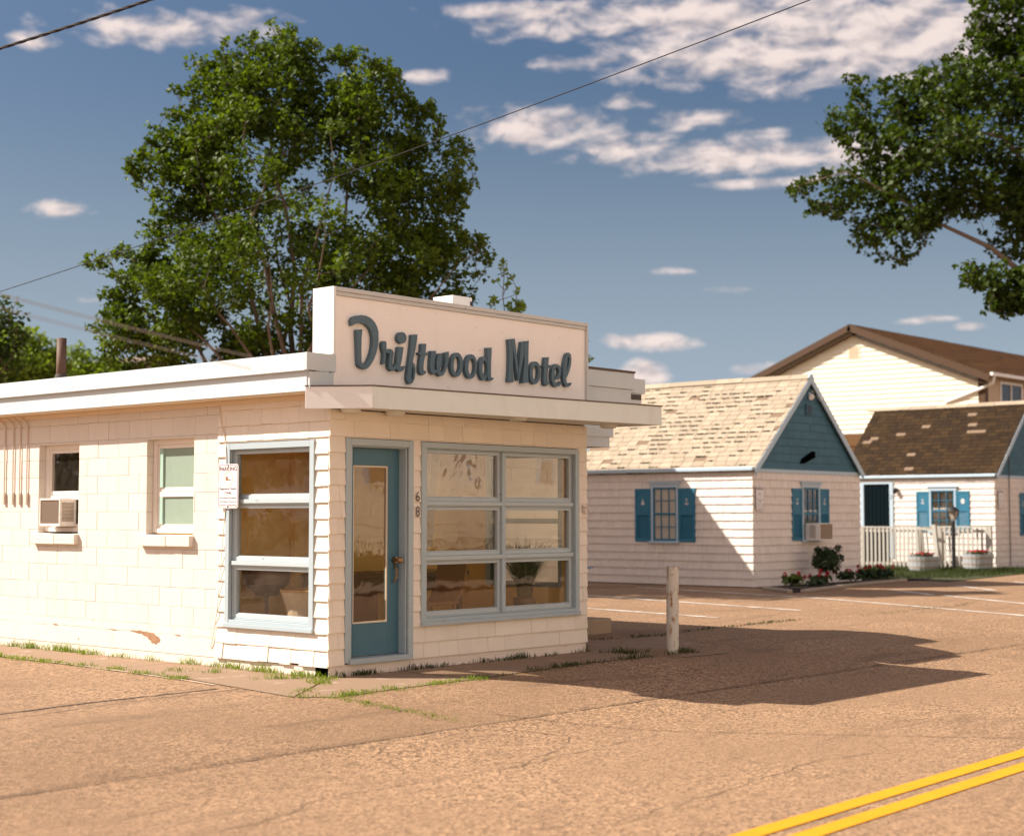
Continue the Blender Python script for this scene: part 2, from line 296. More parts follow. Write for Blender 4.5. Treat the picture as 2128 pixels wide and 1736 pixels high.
# ------------------------------------------------------------------ mesh helpers
def wloc(o):
    v = Vector((0, 0, 0))
    while o is not None: v = v + o.location; o = o.parent
    return v
class MB:
    def __init__(s): s.v = []; s.f = []
    def add(s, vs_, fs):
        n = len(s.v); s.v.extend([tuple(p) for p in vs_]); s.f.extend([tuple(i+n for i in f) for f in fs]); return s
    def box(s, x0, x1, y0, y1, z0, z1):
        return s.add([(x0, y0, z0), (x1, y0, z0), (x1, y1, z0), (x0, y1, z0), (x0, y0, z1), (x1, y0, z1), (x1, y1, z1), (x0, y1, z1)],
                     [(0, 3, 2, 1), (4, 5, 6, 7), (0, 1, 5, 4), (1, 2, 6, 5), (2, 3, 7, 6), (3, 0, 4, 7)])
    def hexa(s, p):
        return s.add(p, [(0, 3, 2, 1), (4, 5, 6, 7), (0, 1, 5, 4), (1, 2, 6, 5), (2, 3, 7, 6), (3, 0, 4, 7)])
    def fbox(s, fr, a0, a1, z0, z1, o0, o1):       # a box in a wall frame: along, up, outwards
        return s.hexa([fr(a0, z0, o1), fr(a1, z0, o1), fr(a1, z0, o0), fr(a0, z0, o0), fr(a0, z1, o1), fr(a1, z1, o1), fr(a1, z1, o0), fr(a0, z1, o0)])
    def prism(s, pts, off):                        # polygon (3D points) extruded by a vector
        n = len(pts); off = Vector(off); p2 = [Vector(p)+off for p in pts]
        return s.add(list(pts)+p2, [tuple(range(n))[::-1], tuple(range(n, 2*n))]+[(i, (i+1) % n, (i+1) % n+n, i+n) for i in range(n)])
    def tube(s, path, r, n=8, cap=True):
        path = [Vector(p) for p in path]; rs = r if isinstance(r, (list, tuple)) else [r]*len(path)
        base = len(s.v); ref = None
        for i, p in enumerate(path):
            t = (path[min(i+1, len(path)-1)]-path[max(i-1, 0)])
            t = t.normalized() if t.length > 1e-9 else Vector((0, 0, 1))
            if ref is None: ref = Vector((0, 0, 1)) if abs(t.z) < .9 else Vector((1, 0, 0))
            a = t.cross(ref).normalized(); b = t.cross(a).normalized(); ref = -b if False else ref
            for k in range(n):
                w = 2*math.pi*k/n; s.v.append(tuple(p+(a*math.cos(w)+b*math.sin(w))*rs[i]))
        for i in range(len(path)-1):
            for k in range(n):
                k2 = (k+1) % n; s.f.append((base+i*n+k, base+i*n+k2, base+(i+1)*n+k2, base+(i+1)*n+k))
        if cap:
            s.f.append(tuple(base+k for k in range(n))[::-1]); m = base+(len(path)-1)*n; s.f.append(tuple(m+k for k in range(n)))
        return s
    def lathe(s, cx, cy, prof, n=24):              # prof: (radius, z)
        base = len(s.v)
        for (r, z) in prof:
            for k in range(n):
                w = 2*math.pi*k/n; s.v.append((cx+r*math.cos(w), cy+r*math.sin(w), z))
        for i in range(len(prof)-1):
            for k in range(n):
                k2 = (k+1) % n; s.f.append((base+i*n+k, base+i*n+k2, base+(i+1)*n+k2, base+(i+1)*n+k))
        s.f.append(tuple(base+k for k in range(n))[::-1]); m = base+(len(prof)-1)*n; s.f.append(tuple(m+k for k in range(n)))
        return s
    def build(s, name, m, parent=None, bevel=0.0, smooth=False, origin=None):
        me = bpy.data.meshes.new(name)
        if parent is None and origin is None and s.v:
            a = np.array(s.v); lo = a.min(0); hi = a.max(0); origin = Vector(((lo[0]+hi[0])/2, (lo[1]+hi[1])/2, lo[2]))
        off = wloc(parent) if parent is not None else Vector(origin)
        me.from_pydata([(p[0]-off.x, p[1]-off.y, p[2]-off.z) for p in s.v], [], s.f); me.update()
        o = bpy.data.objects.new(name, me); COL.objects.link(o)
        if parent is not None: o.parent = parent
        else: o.location = off
        if m is not None: me.materials.append(m)
        if smooth: me.polygons.foreach_set('use_smooth', [True]*len(me.polygons))
        if bevel:
            b = o.modifiers.new('bevel', 'BEVEL'); b.width = bevel; b.segments = 2; b.limit_method = 'ANGLE'
        return o
def tag(o, label=None, cat=None, group=None, kind=None):
    if label: o['label'] = label
    if cat: o['category'] = cat
    if group: o['group'] = group
    if kind: o['kind'] = kind
    return o
def thing(name, loc, label, cat, group=None):
    o = bpy.data.objects.new(name, None); COL.objects.link(o); o.location = loc; o.empty_display_size = .2
    return tag(o, label, cat, group)
def struct(o): o['kind'] = 'structure'; return o

def sub_rects(r, holes):
    out = [r]
    for (ha0, ha1, hz0, hz1) in holes:
        nxt = []
        for (a0, a1, z0, z1) in out:
            if ha1 <= a0 or ha0 >= a1 or hz1 <= z0 or hz0 >= z1: nxt.append((a0, a1, z0, z1)); continue
            if ha0 > a0: nxt.append((a0, ha0, z0, z1))
            if ha1 < a1: nxt.append((ha1, a1, z0, z1))
            m0, m1 = max(a0, ha0), min(a1, ha1)
            if hz0 > z0: nxt.append((m0, m1, z0, hz0))
            if hz1 < z1: nxt.append((m0, m1, hz1, z1))
        out = nxt
    return [q for q in out if q[1]-q[0] > .004 and q[3]-q[2] > .004]
def wall_slab(mb, fr, a0, a1, z0, z1, holes, o0, o1):
    for q in sub_rects((a0, a1, z0, z1), holes): mb.fbox(fr, *q, o0, o1)
def shingle_wall(mb, fr, a0, a1, z0, z1, holes, course, wr, thick=.016, base=.004, tail=None, clip=None, seed=1, gap=.002):
    rd = random.Random(seed); z = z0; row = 0
    while z < z1-.01:
        zt = min(z+course, z1); a = a0-(rd.random()*wr[1] if row else 0)
        while a < a1:
            w = rd.uniform(*wr); b = min(a+w, a1); s0 = max(a, a0)
            if b-s0 > .02:
                oj = rd.uniform(-.0012, .0025); dz = rd.uniform(-.003, .002)
                if tail and row == 0: dz = rd.choice([0, -.004, .008, .02])*tail; oj += rd.uniform(0, .012)*tail
                for (p0, p1, q0, q1) in sub_rects((s0+gap/2, b-gap/2, z+dz if row or tail else z, zt), holes):
                    if clip:
                        lo, hi = clip((q0+q1)/2)
                        p0, p1 = max(p0, lo), min(p1, hi)
                        if p1-p0 < .02: continue
                    oo = lambda zz: base+thick*(1-(zz-z)/course)+oj
                    mb.hexa([fr(p0, q0, oo(q0)), fr(p1, q0, oo(q0)), fr(p1, q0, 0), fr(p0, q0, 0), fr(p0, q1, oo(q1)), fr(p1, q1, oo(q1)), fr(p1, q1, 0), fr(p0, q1, 0)])
            a += w
        z += course; row += 1
    return mb
def text_into(mb, s, fr, a, z, h, wfit=None, depth=.002, mirror=1):
    cu = bpy.data.curves.new('t', 'FONT'); cu.body = s; cu.size = 1.0; cu.offset = .010 if len(s) > 1 else 0; cu.align_x = 'CENTER'
    ob = bpy.data.objects.new('t', cu); COL.objects.link(ob)
    me = bpy.data.meshes.new_from_object(ob.evaluated_get(bpy.context.evaluated_depsgraph_get()))
    vs_ = [tuple(v.co) for v in me.vertices]; fs = [tuple(p.vertices) for p in me.polygons]
    xs = [v[0] for v in vs_]; ys = [v[1] for v in vs_]; W = max(xs)-min(xs); H = .72
    sx = (wfit/W) if wfit else h/H
    mid = (max(xs)+min(xs))/2
    mb.add([fr(a+mirror*(v[0]-mid)*sx, z+v[1]*h/H, depth) for v in vs_], fs)
    bpy.data.objects.remove(ob); bpy.data.curves.remove(cu); bpy.data.meshes.remove(me)

# ------------------------------------------------------------------ ground
def gz(y):
    t = min(1, max(0, (-.9-y)/2.9)); return -.26*t*t*(3-2*t)
def sheet(name, x0, x1, y0, y1, lift, m, ny=None):
    mb = MB(); ys = [y0]; yy = y0
    ys = sorted(set([y0, y1]+[q for q in np.arange(-4.2, -.6, .15) if y0 < q < y1]))
    for y in ys: mb.v += [(x0, y, gz(y)+lift), (x1, y, gz(y)+lift)]
    for i in range(len(ys)-1): mb.f.append((2*i, 2*i+1, 2*i+3, 2*i+2))
    return struct(mb.build(name, m))
M['earth'] = paint('dry earth', (.16, .125, .07), .95, .25, .8, (1, 1, 1), 12, .6)
sheet('ground', -900, 900, -900, 900, -.03, M['earth'])
sheet('parking_lot', -40, 60, -2.62, 30, 0, M['asphalt'])
sheet('road', -150, 200, -15, -2.64, .004, M['road'])
sheet('pavement', -150, 200, -17.5, -15.05, .10, M['concrete'])
# raised lot beside the left wall (old kerb lip)
def strip(name, pts, w, lift, m, jit=0.0, seed=3, th=0.0):      # a ribbon on the ground along a path of (x, y)
    rd = random.Random(seed); P = []
    for i in range(len(pts)-1):
        (x0, y0), (x1, y1) = pts[i], pts[i+1]; n = max(1, int(math.hypot(x1-x0, y1-y0)/.12)) if jit else max(1, int(abs(y1-y0)/.2))
        for k in range(n): P.append((x0+(x1-x0)*k/n, y0+(y1-y0)*k/n))
    P.append(pts[-1]); mb = MB()
    for i, (x, y) in enumerate(P):
        a = P[max(i-1, 0)]; b = P[min(i+1, len(P)-1)]; dx, dy = b[0]-a[0], b[1]-a[1]; L = math.hypot(dx, dy) or 1
        nx, ny = -dy/L, dx/L; j = rd.uniform(-jit, jit); hw = w/2*(1+rd.uniform(-.5, .5)*(1 if jit else 0))
        for s in (-1, 1):
            X, Y = x+nx*(j+s*hw), y+ny*(j+s*hw); mb.v.append((X, Y, gz(Y)+lift))
    for i in range(len(P)-1): mb.f.append((2*i, 2*i+1, 2*i+3, 2*i+2))
    return mb.build(name, m)
def mat_slab():
    m, nt, b = new_mat('rusty pavement slab'); c = ocoord(nt)
    col = mixc(nt, noise(nt, c, 1.7, 6, .65), (.36, .185, .085), (.33, .24, .165)); col = mixc(nt, noise(nt, c, 120, 2), shade((.3, .2, .13), .6), col)
    col = mixc(nt, mrange(nt, noise(nt, c, 3, 6, .7), .58, .7, 0, .8), col, (.46, .36, .27))
    nt.links.new(col, b.inputs['Base Color']); b.inputs['Roughness'].default_value = .9; bump(nt, b, noise(nt, c, 70, 4), .5, .006); return m
M['slab'] = mat_slab()
rd = random.Random(5); slab = MB()
def slabpoly(pts, z): slab.add([(x, y, gz(y)+z) for x, y in pts], [tuple(range(len(pts)))])
slabpoly([(-.86, 12), (-.92, 2.4), (-.02, 2.4), (-.02, 12)], .006)
slabpoly([(-.93, 2.38), (-1.0, .9), (-1.14, .1), (-1.32, -1.0), (-.02, -.02), (-.02, 2.38)], .007)
slabpoly([(-1.30, -1.02), (-1.0, -1.22), (-.1, -1.16), (.9, -1.13), (.9, -.02), (0, -.04)], .006)
slabpoly([(.92, -1.13), (2.2, -1.02), (2.9, -.95), (4.1, -.98), (4.1, -.02), (.92, -.02)], .007)
slabpoly([(4.12, -.9), (4.3, -1.25), (5.1, -1.3), (6.3, .2), (6.45, .7), (5.4, .92), (4.12, .95)], .006)
struct(slab.build('pavement_slabs', M['slab']))
M['crack'] = plain('dark crack', (.035, .024, .018), .95)
M['tar'] = plain('tar seam', (.10, .066, .045), .9)
M['crackline'] = plain('old crack', (.15, .098, .062), .95)
M['lip'] = plain('pale asphalt lip', (.55, .44, .33), .9)
struct(strip('road_seam', [(-40, -2.72), (-4.1, -2.68), (-2.3, -2.66), (-.25, -2.62), (2.2, -2.6), (10.4, -2.57), (60, -2.5)], .011, .008, M['tar'], .008))
struct(strip('road_joint', [(-9, -.35), (-3.65, -.13), (-2.7, 0.0), (-1.34, .05)], .035, .004, M['crack'], .008))
struct(strip('road_joint', [(-9, -.75), (-3.65, -.42), (-2.5, -.2), (-1.2, -.10)], .012, .004, M['tar'], .008, 8))
struct(strip('road_edge_lip', [(-.86, 9), (-.86, 4.6), (-.97, 2.2), (-1.08, .93), (-1.18, .29)], .03, .010, M['lip'], .006, 4))
for i, pts in enumerate([[(-4.6, -4.2), (-4.04, -4.11), (-3.62, -3.86), (-2.92, -3.83), (-1.74, -3.93), (.4, -3.7)], [(-3.44, -5.45), (-2.93, -5.77), (-2.5, -5.74), (-.72, -5.57), (0, -5.44), (.68, -5.58)],
                         [(-1.76, -3.96), (-.58, -3.55), (-.28, -3.32), (-.52, -2.87)], [(6.4, .32), (5.57, -1.24), (6.44, -2.4)], [(5.37, .96), (6.49, .74), (8.09, .99), (9.71, 1.0), (11.68, 1.13), (13.49, .59), (16, .9)]]):
    struct(strip('pavement_crack', pts, .0075, .009, M['crackline'], .03, 20+i))
yl = lambda x, y0: (x, y0+.033*x)
for nm, y0 in (('yellow_road_line', -6.50), ('yellow_road_line', -6.765)):
    struct(strip(nm, [yl(-30, y0), yl(30, y0)], .15, .010, M['yellowline']))
for pts in [[(14.18, 8.11), (12.67, 2.29)], [(11.2, 7.6), (10.77, 5.37), (10.18, 2.29)], [(17.73, 9.54), (16.23, 3.85), (13.86, -1.09)], [(20.39, 4.71), (18.9, 2.99)], [(18.83, 2.72), (17.18, .35), (16.0, -1.2)], [(23.14, 4.53), (21.6, 2.92)], [(25.97, 4.42), (23.5, 1.9)]]:
    struct(strip('parking_line', pts, .10, .006, M['whiteline'], .004))

# ------------------------------------------------------------------ grass and weeds
def blades(spots, h, w, m, name, kind='stuff', label=None, cat=None, spread=.05, lean=.5, nb=9, seed=2):
    rd = random.Random(seed); mb = MB()
    for (x, y, z, s) in spots:
        for k in range(max(2, int(nb*s))):
            bx, by = x+rd.gauss(0, spread), y+rd.gauss(0, spread); a = rd.random()*6.283; hh = h*s*rd.uniform(.5, 1.15); ln = rd.uniform(.1, 1)*lean*hh
            ca, sa = math.cos(a), math.sin(a); b2 = rd.random()*6.283; wx, wy = math.cos(b2)*w/2, math.sin(b2)*w/2
            zz = gz(by)+z if z < .05 else z
            p1 = (bx+ca*ln*.35, by+sa*ln*.35, zz+hh*.6); p2 = (bx+ca*ln, by+sa*ln, zz+hh*.95)
            mb.add([(bx-wx, by-wy, zz), (bx+wx, by+wy, zz), (p1[0]+wx*.8, p1[1]+wy*.8, p1[2]), (p1[0]-wx*.8, p1[1]-wy*.8, p1[2]), p2], [(0, 1, 2, 3), (3, 2, 4)])
    o = mb.build(name, m); tag(o, label, cat, None, kind); return o
def along(pts, n, jit, s0, s1, rd, clump=.55):
    out = []; seg = [(math.hypot(pts[i+1][0]-pts[i][0], pts[i+1][1]-pts[i][1]), i) for i in range(len(pts)-1)]; T = sum(s for s, _ in seg)
    ph = rd.random()*9
    for k in range(n):
        d = rd.random()*T
        for L, i in seg:
            if d <= L: break
            d -= L
        q = d/L; x = pts[i][0]+(pts[i+1][0]-pts[i][0])*q; y = pts[i][1]+(pts[i+1][1]-pts[i][1])*q
        dens_ = .5+.5*math.sin(x*3.1+y*4.3+ph)*math.sin(x*7.7-y*6.1+ph*2)
        if dens_ < clump*rd.random()*1.3: continue
        out.append((x+rd.gauss(0, jit), y+rd.gauss(0, jit), .005, rd.uniform(s0, s1)*(.5+.8*dens_)))
    return out
rd = random.Random(11)
sp = along([(-.04, 9), (-.04, 3.5), (-.03, .1)], 210, .02, .5, 1.3, rd) + along([(-.89, 9), (-.93, 2.4), (-1.05, .9)], 330, .03, .35, .75, rd, .3) + along([(-.9, 2.4), (-.15, .6), (-.1, .05)], 30, .04, .4, .9, rd) \
    + along([(-1.25, -.95), (-.4, -.3), (-.1, -.06)], 60, .05, .3, .7, rd) + along([(-1.3, -1.03), (-1.02, -1.22), (-.1, -1.17), (1.0, -1.13)], 200, .03, .25, .55, rd, .2) + along([(-1.02, -1.23), (-.99, -1.68), (-.84, -2.11), (-.7, -2.6)], 170, .018, .2, .34, rd, .1) \
    + along([(-.6, .5), (-.05, .02)], 25, .05, .7, 1.3, rd)
blades(sp, .075, .007, M['grass'], 'grass', spread=.05, nb=14, lean=1.1, label='bright grass tufts growing in the pavement joints along the motel wall', cat='grass')
sp = along([(.05, -.03), (1.5, -.03), (4.0, -.03)], 150, .015, .4, 1.0, rd) + along([(1.0, -1.12), (2.9, -.95), (4.1, -.96)], 110, .03, .3, .7, rd) + along([(4.1, -.1), (4.3, -1.1)], 40, .1, .4, .9, rd) + along([(5.4, .93), (6.49, .78), (8.1, 1.0), (10.6, 1.06)], 200, .03, .3, .5, rd, .2) \
    + along([(4.42, -.97), (4.75, -.97)], 26, .05, .5, 1.0, rd, .1) + along([(12, .8), (16.5, 1.0)], 60, .05, .25, .4, rd)
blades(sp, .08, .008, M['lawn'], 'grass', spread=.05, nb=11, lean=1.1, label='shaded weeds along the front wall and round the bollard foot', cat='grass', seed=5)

rd = random.Random(23); f = MB()
for (x, y, z_, s_) in along([(-9, -.3), (-3.6, -.1), (-1.2, .05)], 160, .15, .5, 1, rd, .1)+along([(-.9, 9), (-.95, 2.4), (-1.2, -.9), (4.2, -1.2)], 240, .12, .5, 1, rd, .1)+along([(4.2, -.2), (6.5, .9)], 120, .3, .5, 1.2, rd, .1)+along([(-5, -2.7), (10, -2.6)], 160, .2, .4, 1, rd, .1):
    r_ = .012*s_*rd.uniform(.4, 1.2); a = rd.random()*3; ca, sa = math.cos(a)*r_, math.sin(a)*r_; zz = gz(y)+.004
    f.add([(x+ca, y+sa, zz), (x-sa*.8, y+ca*.8, zz), (x-ca, y-sa, zz), (x+sa*.7, y-ca*.7, zz), (x+ca*.2, y+sa*.1, zz+r_*.8)], [(0, 1, 4), (1, 2, 4), (2, 3, 4), (3, 0, 4)])
tag(f.build('gravel', M['asphalt']), 'loose grit lying along the pavement joints', 'gravel', None, 'stuff')
# ------------------------------------------------------------------ motel office
FR = lambda a, z, o: (a, -o, z)                 # front wall frame (faces -y)
LF = lambda a, z, o: (-o, a, z)                 # long left wall frame (faces -x)
office = thing('motel_office', (2, 5, 0), 'white flat roofed motel office with shingled corner, blue trim and stepped canopy', 'building')
DOOR = (.262, 1.075, .13, 2.305); WINF = (1.335, 3.815, .52, 2.31); WINL = (.275, 1.545, .51, 2.29); W2 = (2.205, 3.06, 1.385, 2.446); W1 = (4.40, 5.255, 1.385, 2.446)
mb = MB(); wall_slab(mb, FR, .02, 4.03, .05, 2.84, [DOOR, WINF], -.12, -.012); wall_slab(mb, LF, .12, 1.78, .05, 2.84, [WINL], -.12, -.012)
RW = (.32, 1.42, .80, 2.30); RF = lambda a, z, o: (4.03+o, a, z)
wall_slab(mb, RF, .12, 3.2, .05, 2.84, [RW], -.10, -.012)
mb.build('wall_backing', M['backing'], office)
mb = MB(); shingle_wall(mb, FR, -.022, 4.055, .114, 2.655, [(.19, 1.148, 0, 2.38), (1.262, 3.888, .45, 2.38)], .1628, (.22, .34), seed=3)
mb.build('front_shingles', M['shingle'], office)
mb = MB(); shingle_wall(mb, LF, -.008, 1.765, .10, 2.775, [(.21, 1.617, .425, 2.36)], .1628, (.10, .34), thick=.02, tail=1.0, seed=9)
mb.build('side_shingles', M['shingle'], office)
mb = MB(); shingle_wall(mb, RF, .0, 3.2, .114, 2.655, [(.26, 1.48, .74, 2.36)], .1628, (.22, .34), seed=33, thick=.03); mb.build('end_shingles', M['shingle'], office)
# concrete block wall
rd = random.Random(4); mb = MB(); z = .40; row = 0
while z < 2.80:
    a = 1.775-(.2 if row % 2 else 0); zt = min(z+.205, 2.81)
    while a < 13.4:
        j = rd.uniform(-.0015, .0025)
        for (p0, p1, q0, q1) in sub_rects((max(a, 1.775)+rd.uniform(.0, .0014), a+.4062-rd.uniform(.0, .0018), z+rd.uniform(.0, .0012), zt+.0008-rd.uniform(.0, .0014)), [W1, W2]): mb.fbox(LF, p0, p1, q0, q1, -.16, -.002+j)
        a += .4072
    z += .2068; row += 1
mb.build('block_wall', M['block'], office, bevel=.004)
M['mortar'] = paint('painted mortar', (.52, .43, .34), .8, .15, 6, gstr=.3)
mb = MB(); wall_slab(mb, LF, 1.80, 13.4, .30, 2.80, [(w[0]-.005, w[1]+.005, w[2]-.005, w[3]+.005) for w in (W1, W2)], -.155, -.009); mb.build('mortar', M['mortar'], office)
mb = MB(); wall_slab(mb, LF, .01, 13.4, -.1, .0985, [], -.2, .0); wall_slab(mb, LF, 1.768, 13.4, .0985, .398, [], -.2, .006); wall_slab(mb, FR, -.0, 4.035, -.1, .113, [], -.2, .0); wall_slab(mb, RF, .22, 3.2, -.1, .113, [], -.2, 0)
mb.build('foundation', M['plaster'], office)
mb = MB(); rd = random.Random(3)
chips = [[(3.34, .305), (3.28, .315), (3.2, .312), (3.14, .321), (3.05, .308), (3.0, .312), (2.93, .298), (2.88, .30), (2.83, .275), (2.78, .262), (2.75, .228), (2.77, .205), (2.81, .195), (2.83, .175), (2.87, .19), (2.91, .188), (2.93, .215), (2.98, .232), (2.99, .255), (3.06, .262), (3.1, .282), (3.18, .285), (3.25, .296)],
         [(2.5, .30), (2.44, .306), (2.38, .296), (2.42, .288)], [(3.75, .302), (3.66, .31), (3.55, .303), (3.62, .294)], [(4.9, .31), (4.82, .318), (4.75, .305), (4.83, .296)]]
zc = .302; ac = 1.82
while ac < 6.2:
    z2 = .302+rd.uniform(-.008, .008); a2 = ac+rd.uniform(.06, .16)
    w2 = rd.choice((.0006, .003, .0045)); n_ = len(mb.v); mb.v += [LF(ac, zc, .0068), LF(ac, zc+w2, .0068)]
    if n_: mb.f.append((n_-2, n_, n_+1, n_-1))
    ac, zc = a2, z2
M['bare'] = paint('bare crumbling block', (.36, .20, .115), .95, .35, 12, (1, 1, 1), 25, 1.0, .2, (.62, .5, .4), 14)
mb.build('plaster_crack', M['bare'], office)
for pts in chips: mb = MB(); mb.prism([LF(a, z, .0075) for a, z in pts], (-.001, 0, 0)); mb.build('broken_plaster', M['bare'], office)
# window sills and reveals of the two small windows
for k, (W, nm) in enumerate(((W1, 'a'), (W2, 'b'))):
    a0, a1, z0, z1 = W
    w = MB(); w.fbox(LF, a0, a1, z0, z1, -.42, -.40); cav = w.build('window_cavity', M['darkroom'] if k == 0 else M['screen'], office)
    w = MB()
    for q in ((a0-.0, a0+.02, z0, z1), (a1-.02, a1, z0, z1), (a0+.02, a1-.02, z0, z0+.02), (a0+.02, a1-.02, z1-.02, z1)): w.fbox(LF, *q, -.40, -.162)
    w.build('window_reveal', M['darkroom'], office)
    f = MB(); ia0, ia1 = a0+.005, a1-.005
    for q, o in (((ia1-.055, ia1, z0+.02, z1), -.085), ((ia0, ia0+.055, z0+.02, z1), -.085), ((ia0+.055, ia1-.055, z1-.055, z1), -.086), ((ia0+.055, ia1-.055, z0+.018, z0+.07), -.086)): f.fbox(LF, *q, -.16, o)
    zm = z0+.40 if k == 0 else z0+.42
    for q, o in (((ia1-.10, ia1-.055, z0+.07, z1-.055), -.11), ((ia0+.055, ia0+.10, z0+.07, z1-.055), -.11), ((ia0+.10, ia1-.10, z1-.10, z1-.055), -.111), ((ia0+.10, ia1-.10, zm, zm+.055), -.10), ((ia0+.10, ia1-.10, zm+.06, zm+.105), -.115), ((ia0+.10, ia1-.10, z0+.07, z0+.115), -.112)): f.fbox(LF, *q, -.15, o)
    wf = f.build('small_window', M['white'], office, bevel=.003)
    if k == 0: wf['label'] = 'small window with a dark pane above an air conditioner'
    else: wf['label'] = 'small window with pale green screens and a stone sill'
    g = MB(); g.fbox(LF, ia0+.10, ia1-.10, zm+.105, z1-.10, -.125, -.12); g.build('pane', M['dustglass'] if k == 0 else M['screen'], wf)
    g = MB(); g.fbox(LF, ia0+.10, ia1-.10, z0+.115, zm, -.125, -.12); g.build('pane', M['dustglass'] if k == 0 else M['screen'], wf)
    if k == 1:
        g = MB(); g.fbox(LF, ia1-.16, ia1-.10, zm+.105, z1-.10, -.12, -.10); g.fbox(LF, ia1-.16, ia1-.10, z0+.115, zm, -.12, -.10); g.build('screen_edge', M['greenpaint'], wf)
    s = MB(); s.fbox(LF, a0-.02, a0+.40, z0-.125, z0-.005, -.15, .065); s.fbox(LF, a0+.402, a1+.07, z0-.127, z0-.004, -.15, .068); s.build('window_sill', M['block'], office, bevel=.008)
# left roof fascia, upper board, soffit, roof deck
f = MB(); f.box(-.30, -.32+.05, 0.02, 13.6, 2.82, 3.03); f.build('fascia', M['fascia'], office, bevel=.003)
f = MB(); f.box(-.345, -.30, -.0, 5.6, 3.02, 3.195); f.box(-.342, -.30, 5.603, 13.6, 3.016, 3.192); f.box(-.345, .04, -.03, -.001, 3.025, 3.198); f.box(-.29, .02, -.012, .03, 2.845, 3.015); f.build('roof_edge', M['fascia'], office, bevel=.003)
f = MB(); f.box(-.27, .0, .03, 13.6, 2.815, 2.84); f.box(-.035, -.002, .03, 13.4, 2.765, 2.813); f.build('soffit', M['soffit'], office)
f = MB(); f.box(-.29, 4.05, .30, 13.6, 2.95, 3.15); f.box(-.02, 4.05, .02, .30, 2.86, 3.15); f.build('roof_deck', M['roofing'], office)
# stepped right roof end
f = MB(); f.box(4.064, 5.545, .40, .45, 3.20, 3.405); f.box(4.064, 5.495, .42, .45, 2.98, 3.198); f.box(5.50, 5.84, .451, .49, 3.165, 3.352); f.box(5.45, 5.78, .466, .49, 2.96, 3.163)
f.box(5.80, 5.84, .492, 6, 3.165, 3.352); f.box(5.74, 5.78, .492, 6, 2.96, 3.163); f.build('roof_step', M['fascia'], office, bevel=.003)
f = MB(); f.box(4.066, 5.555, .39, .8, 3.407, 3.435); f.build('roof_flashing', M['backing'], office)
f = MB(); f.box(4.2, 5.15, .95, 2.4, 3.155, 4.04); f.box(5.2, 6.0, 1.7, 3.2, 3.155, 4.17); f.build('shadow_filler', M['acwhite'], office)  # unseen boxes added behind the sign to fill out the ground shadow
f = MB(); f.box(4.07, 5.77, .46, 6, 3.08, 3.15); f.build('roof_deck', M['roofing'], office)
# canopy
C_ = [(-.31, .03), (.095, -.51), (4.34, -.90), (4.30, -.05), (4.062, -.04), (-.03, -.04), (-.03, .03)]
f = MB(); f.prism([(x, y, 2.665) for x, y in [(-.28, .03), (.11, -.48), (4.31, -.87), (4.27, -.05), (4.0, -.04), (-.03, -.04), (-.03, .03)]], (0, 0, .02)); f.build('canopy_soffit', M['canopy'], office)
def board(mb, p, q, z0, z1, t=.03):
    d = Vector((q[0]-p[0], q[1]-p[1], 0)).normalized(); n = Vector((-d.y, d.x, 0))*t
    mb.hexa([(p[0], p[1], z0), (q[0], q[1], z0), (q[0]+n.x, q[1]+n.y, z0), (p[0]+n.x, p[1]+n.y, z0), (p[0], p[1], z1), (q[0], q[1], z1), (q[0]+n.x, q[1]+n.y, z1), (p[0]+n.x, p[1]+n.y, z1)])
f = MB(); board(f, (-.31, .03), (.092, -.508), 2.645, 2.862); f.build('canopy_end', M['signend'], office, bevel=.003)
f = MB(); board(f, (.096, -.512), (4.34, -.90), 2.645, 2.862); board(f, (4.342, -.898), (4.30, -.05), 2.646, 2.860); f.build('canopy_fascia', M['canopy'], office, bevel=.003)
f = MB(); f.prism([(x, y, 2.863) for x, y in [(-.315, .03), (.093, -.52), (4.35, -.91), (4.31, -.03), (-.03, -.03), (-.03, .03)]], (0, 0, .012)); f.build('canopy_top', M['backing'], office)
for x, y in ((.16, -.12), (.80, -.10), (2.29, -.47), (4.10, -.30)):
    f = MB(); f.lathe(x, y, [(.105, 2.664), (.10, 2.64), (.085, 2.622), (.02, 2.62)], 20); f.build('canopy_lamp', M['canopy'], office)
# door
DR = thing_door = None
f = MB()
for q, o in (((.193, .262, .13, 2.376), .028), ((1.075, 1.145, .115, 2.376), .028), ((.262, 1.075, 2.305, 2.374), .027)): f.fbox(FR, *q, -.0, o)
for q in ((.262, .30, .17, 2.305), (1.055, 1.075, .17, 2.305)): f.fbox(FR, *q, -.16, -.001)
f.fbox(FR, .30, 1.055, 2.29, 2.305, -.16, -.002)
f.fbox(FR, .245, 1.12, .115, .168, -.14, .05)
df = f.build('door_frame', M['trim'], office, bevel=.004)
f = MB(); d0, d1, z0, z1 = .302, 1.053, .175, 2.288
for q in ((d0, .405, z0, z1), (.89, d1, z0, z1), (.405, .89, z0, .505), (.405, .89, 2.108, z1)): f.fbox(FR, *q, -.145, -.10)
dr = f.build('door', M['doorblue'], office, bevel=.003)
f = MB(); f.fbox(FR, .405, .89, .505, 2.108, -.125, -.12); f.build('door_pane', M['glass'], dr)
f = MB()
for q in ((.405, .418, .505, 2.108), (.877, .89, .505, 2.108), (.418, .877, .505, .52), (.418, .877, 2.093, 2.108)): f.fbox(FR, *q, -.12, -.104)
f.build('glass_bead', M['soffit'], dr)
f = MB(); f.tube([(.985, .10, 1.138), (.985, .06, 1.138)], .036, 14); f.tube([(.985, .06, 1.138), (.985, .035, 1.138)], [.014, .014], 10); f.tube([(.985, .037, 1.138), (.985, .02, 1.138), (.985, .0, 1.138), (.985, -.012, 1.138)], [.02, .031, .031, .018], 14); f.build('door_knob', M['brass'], dr)
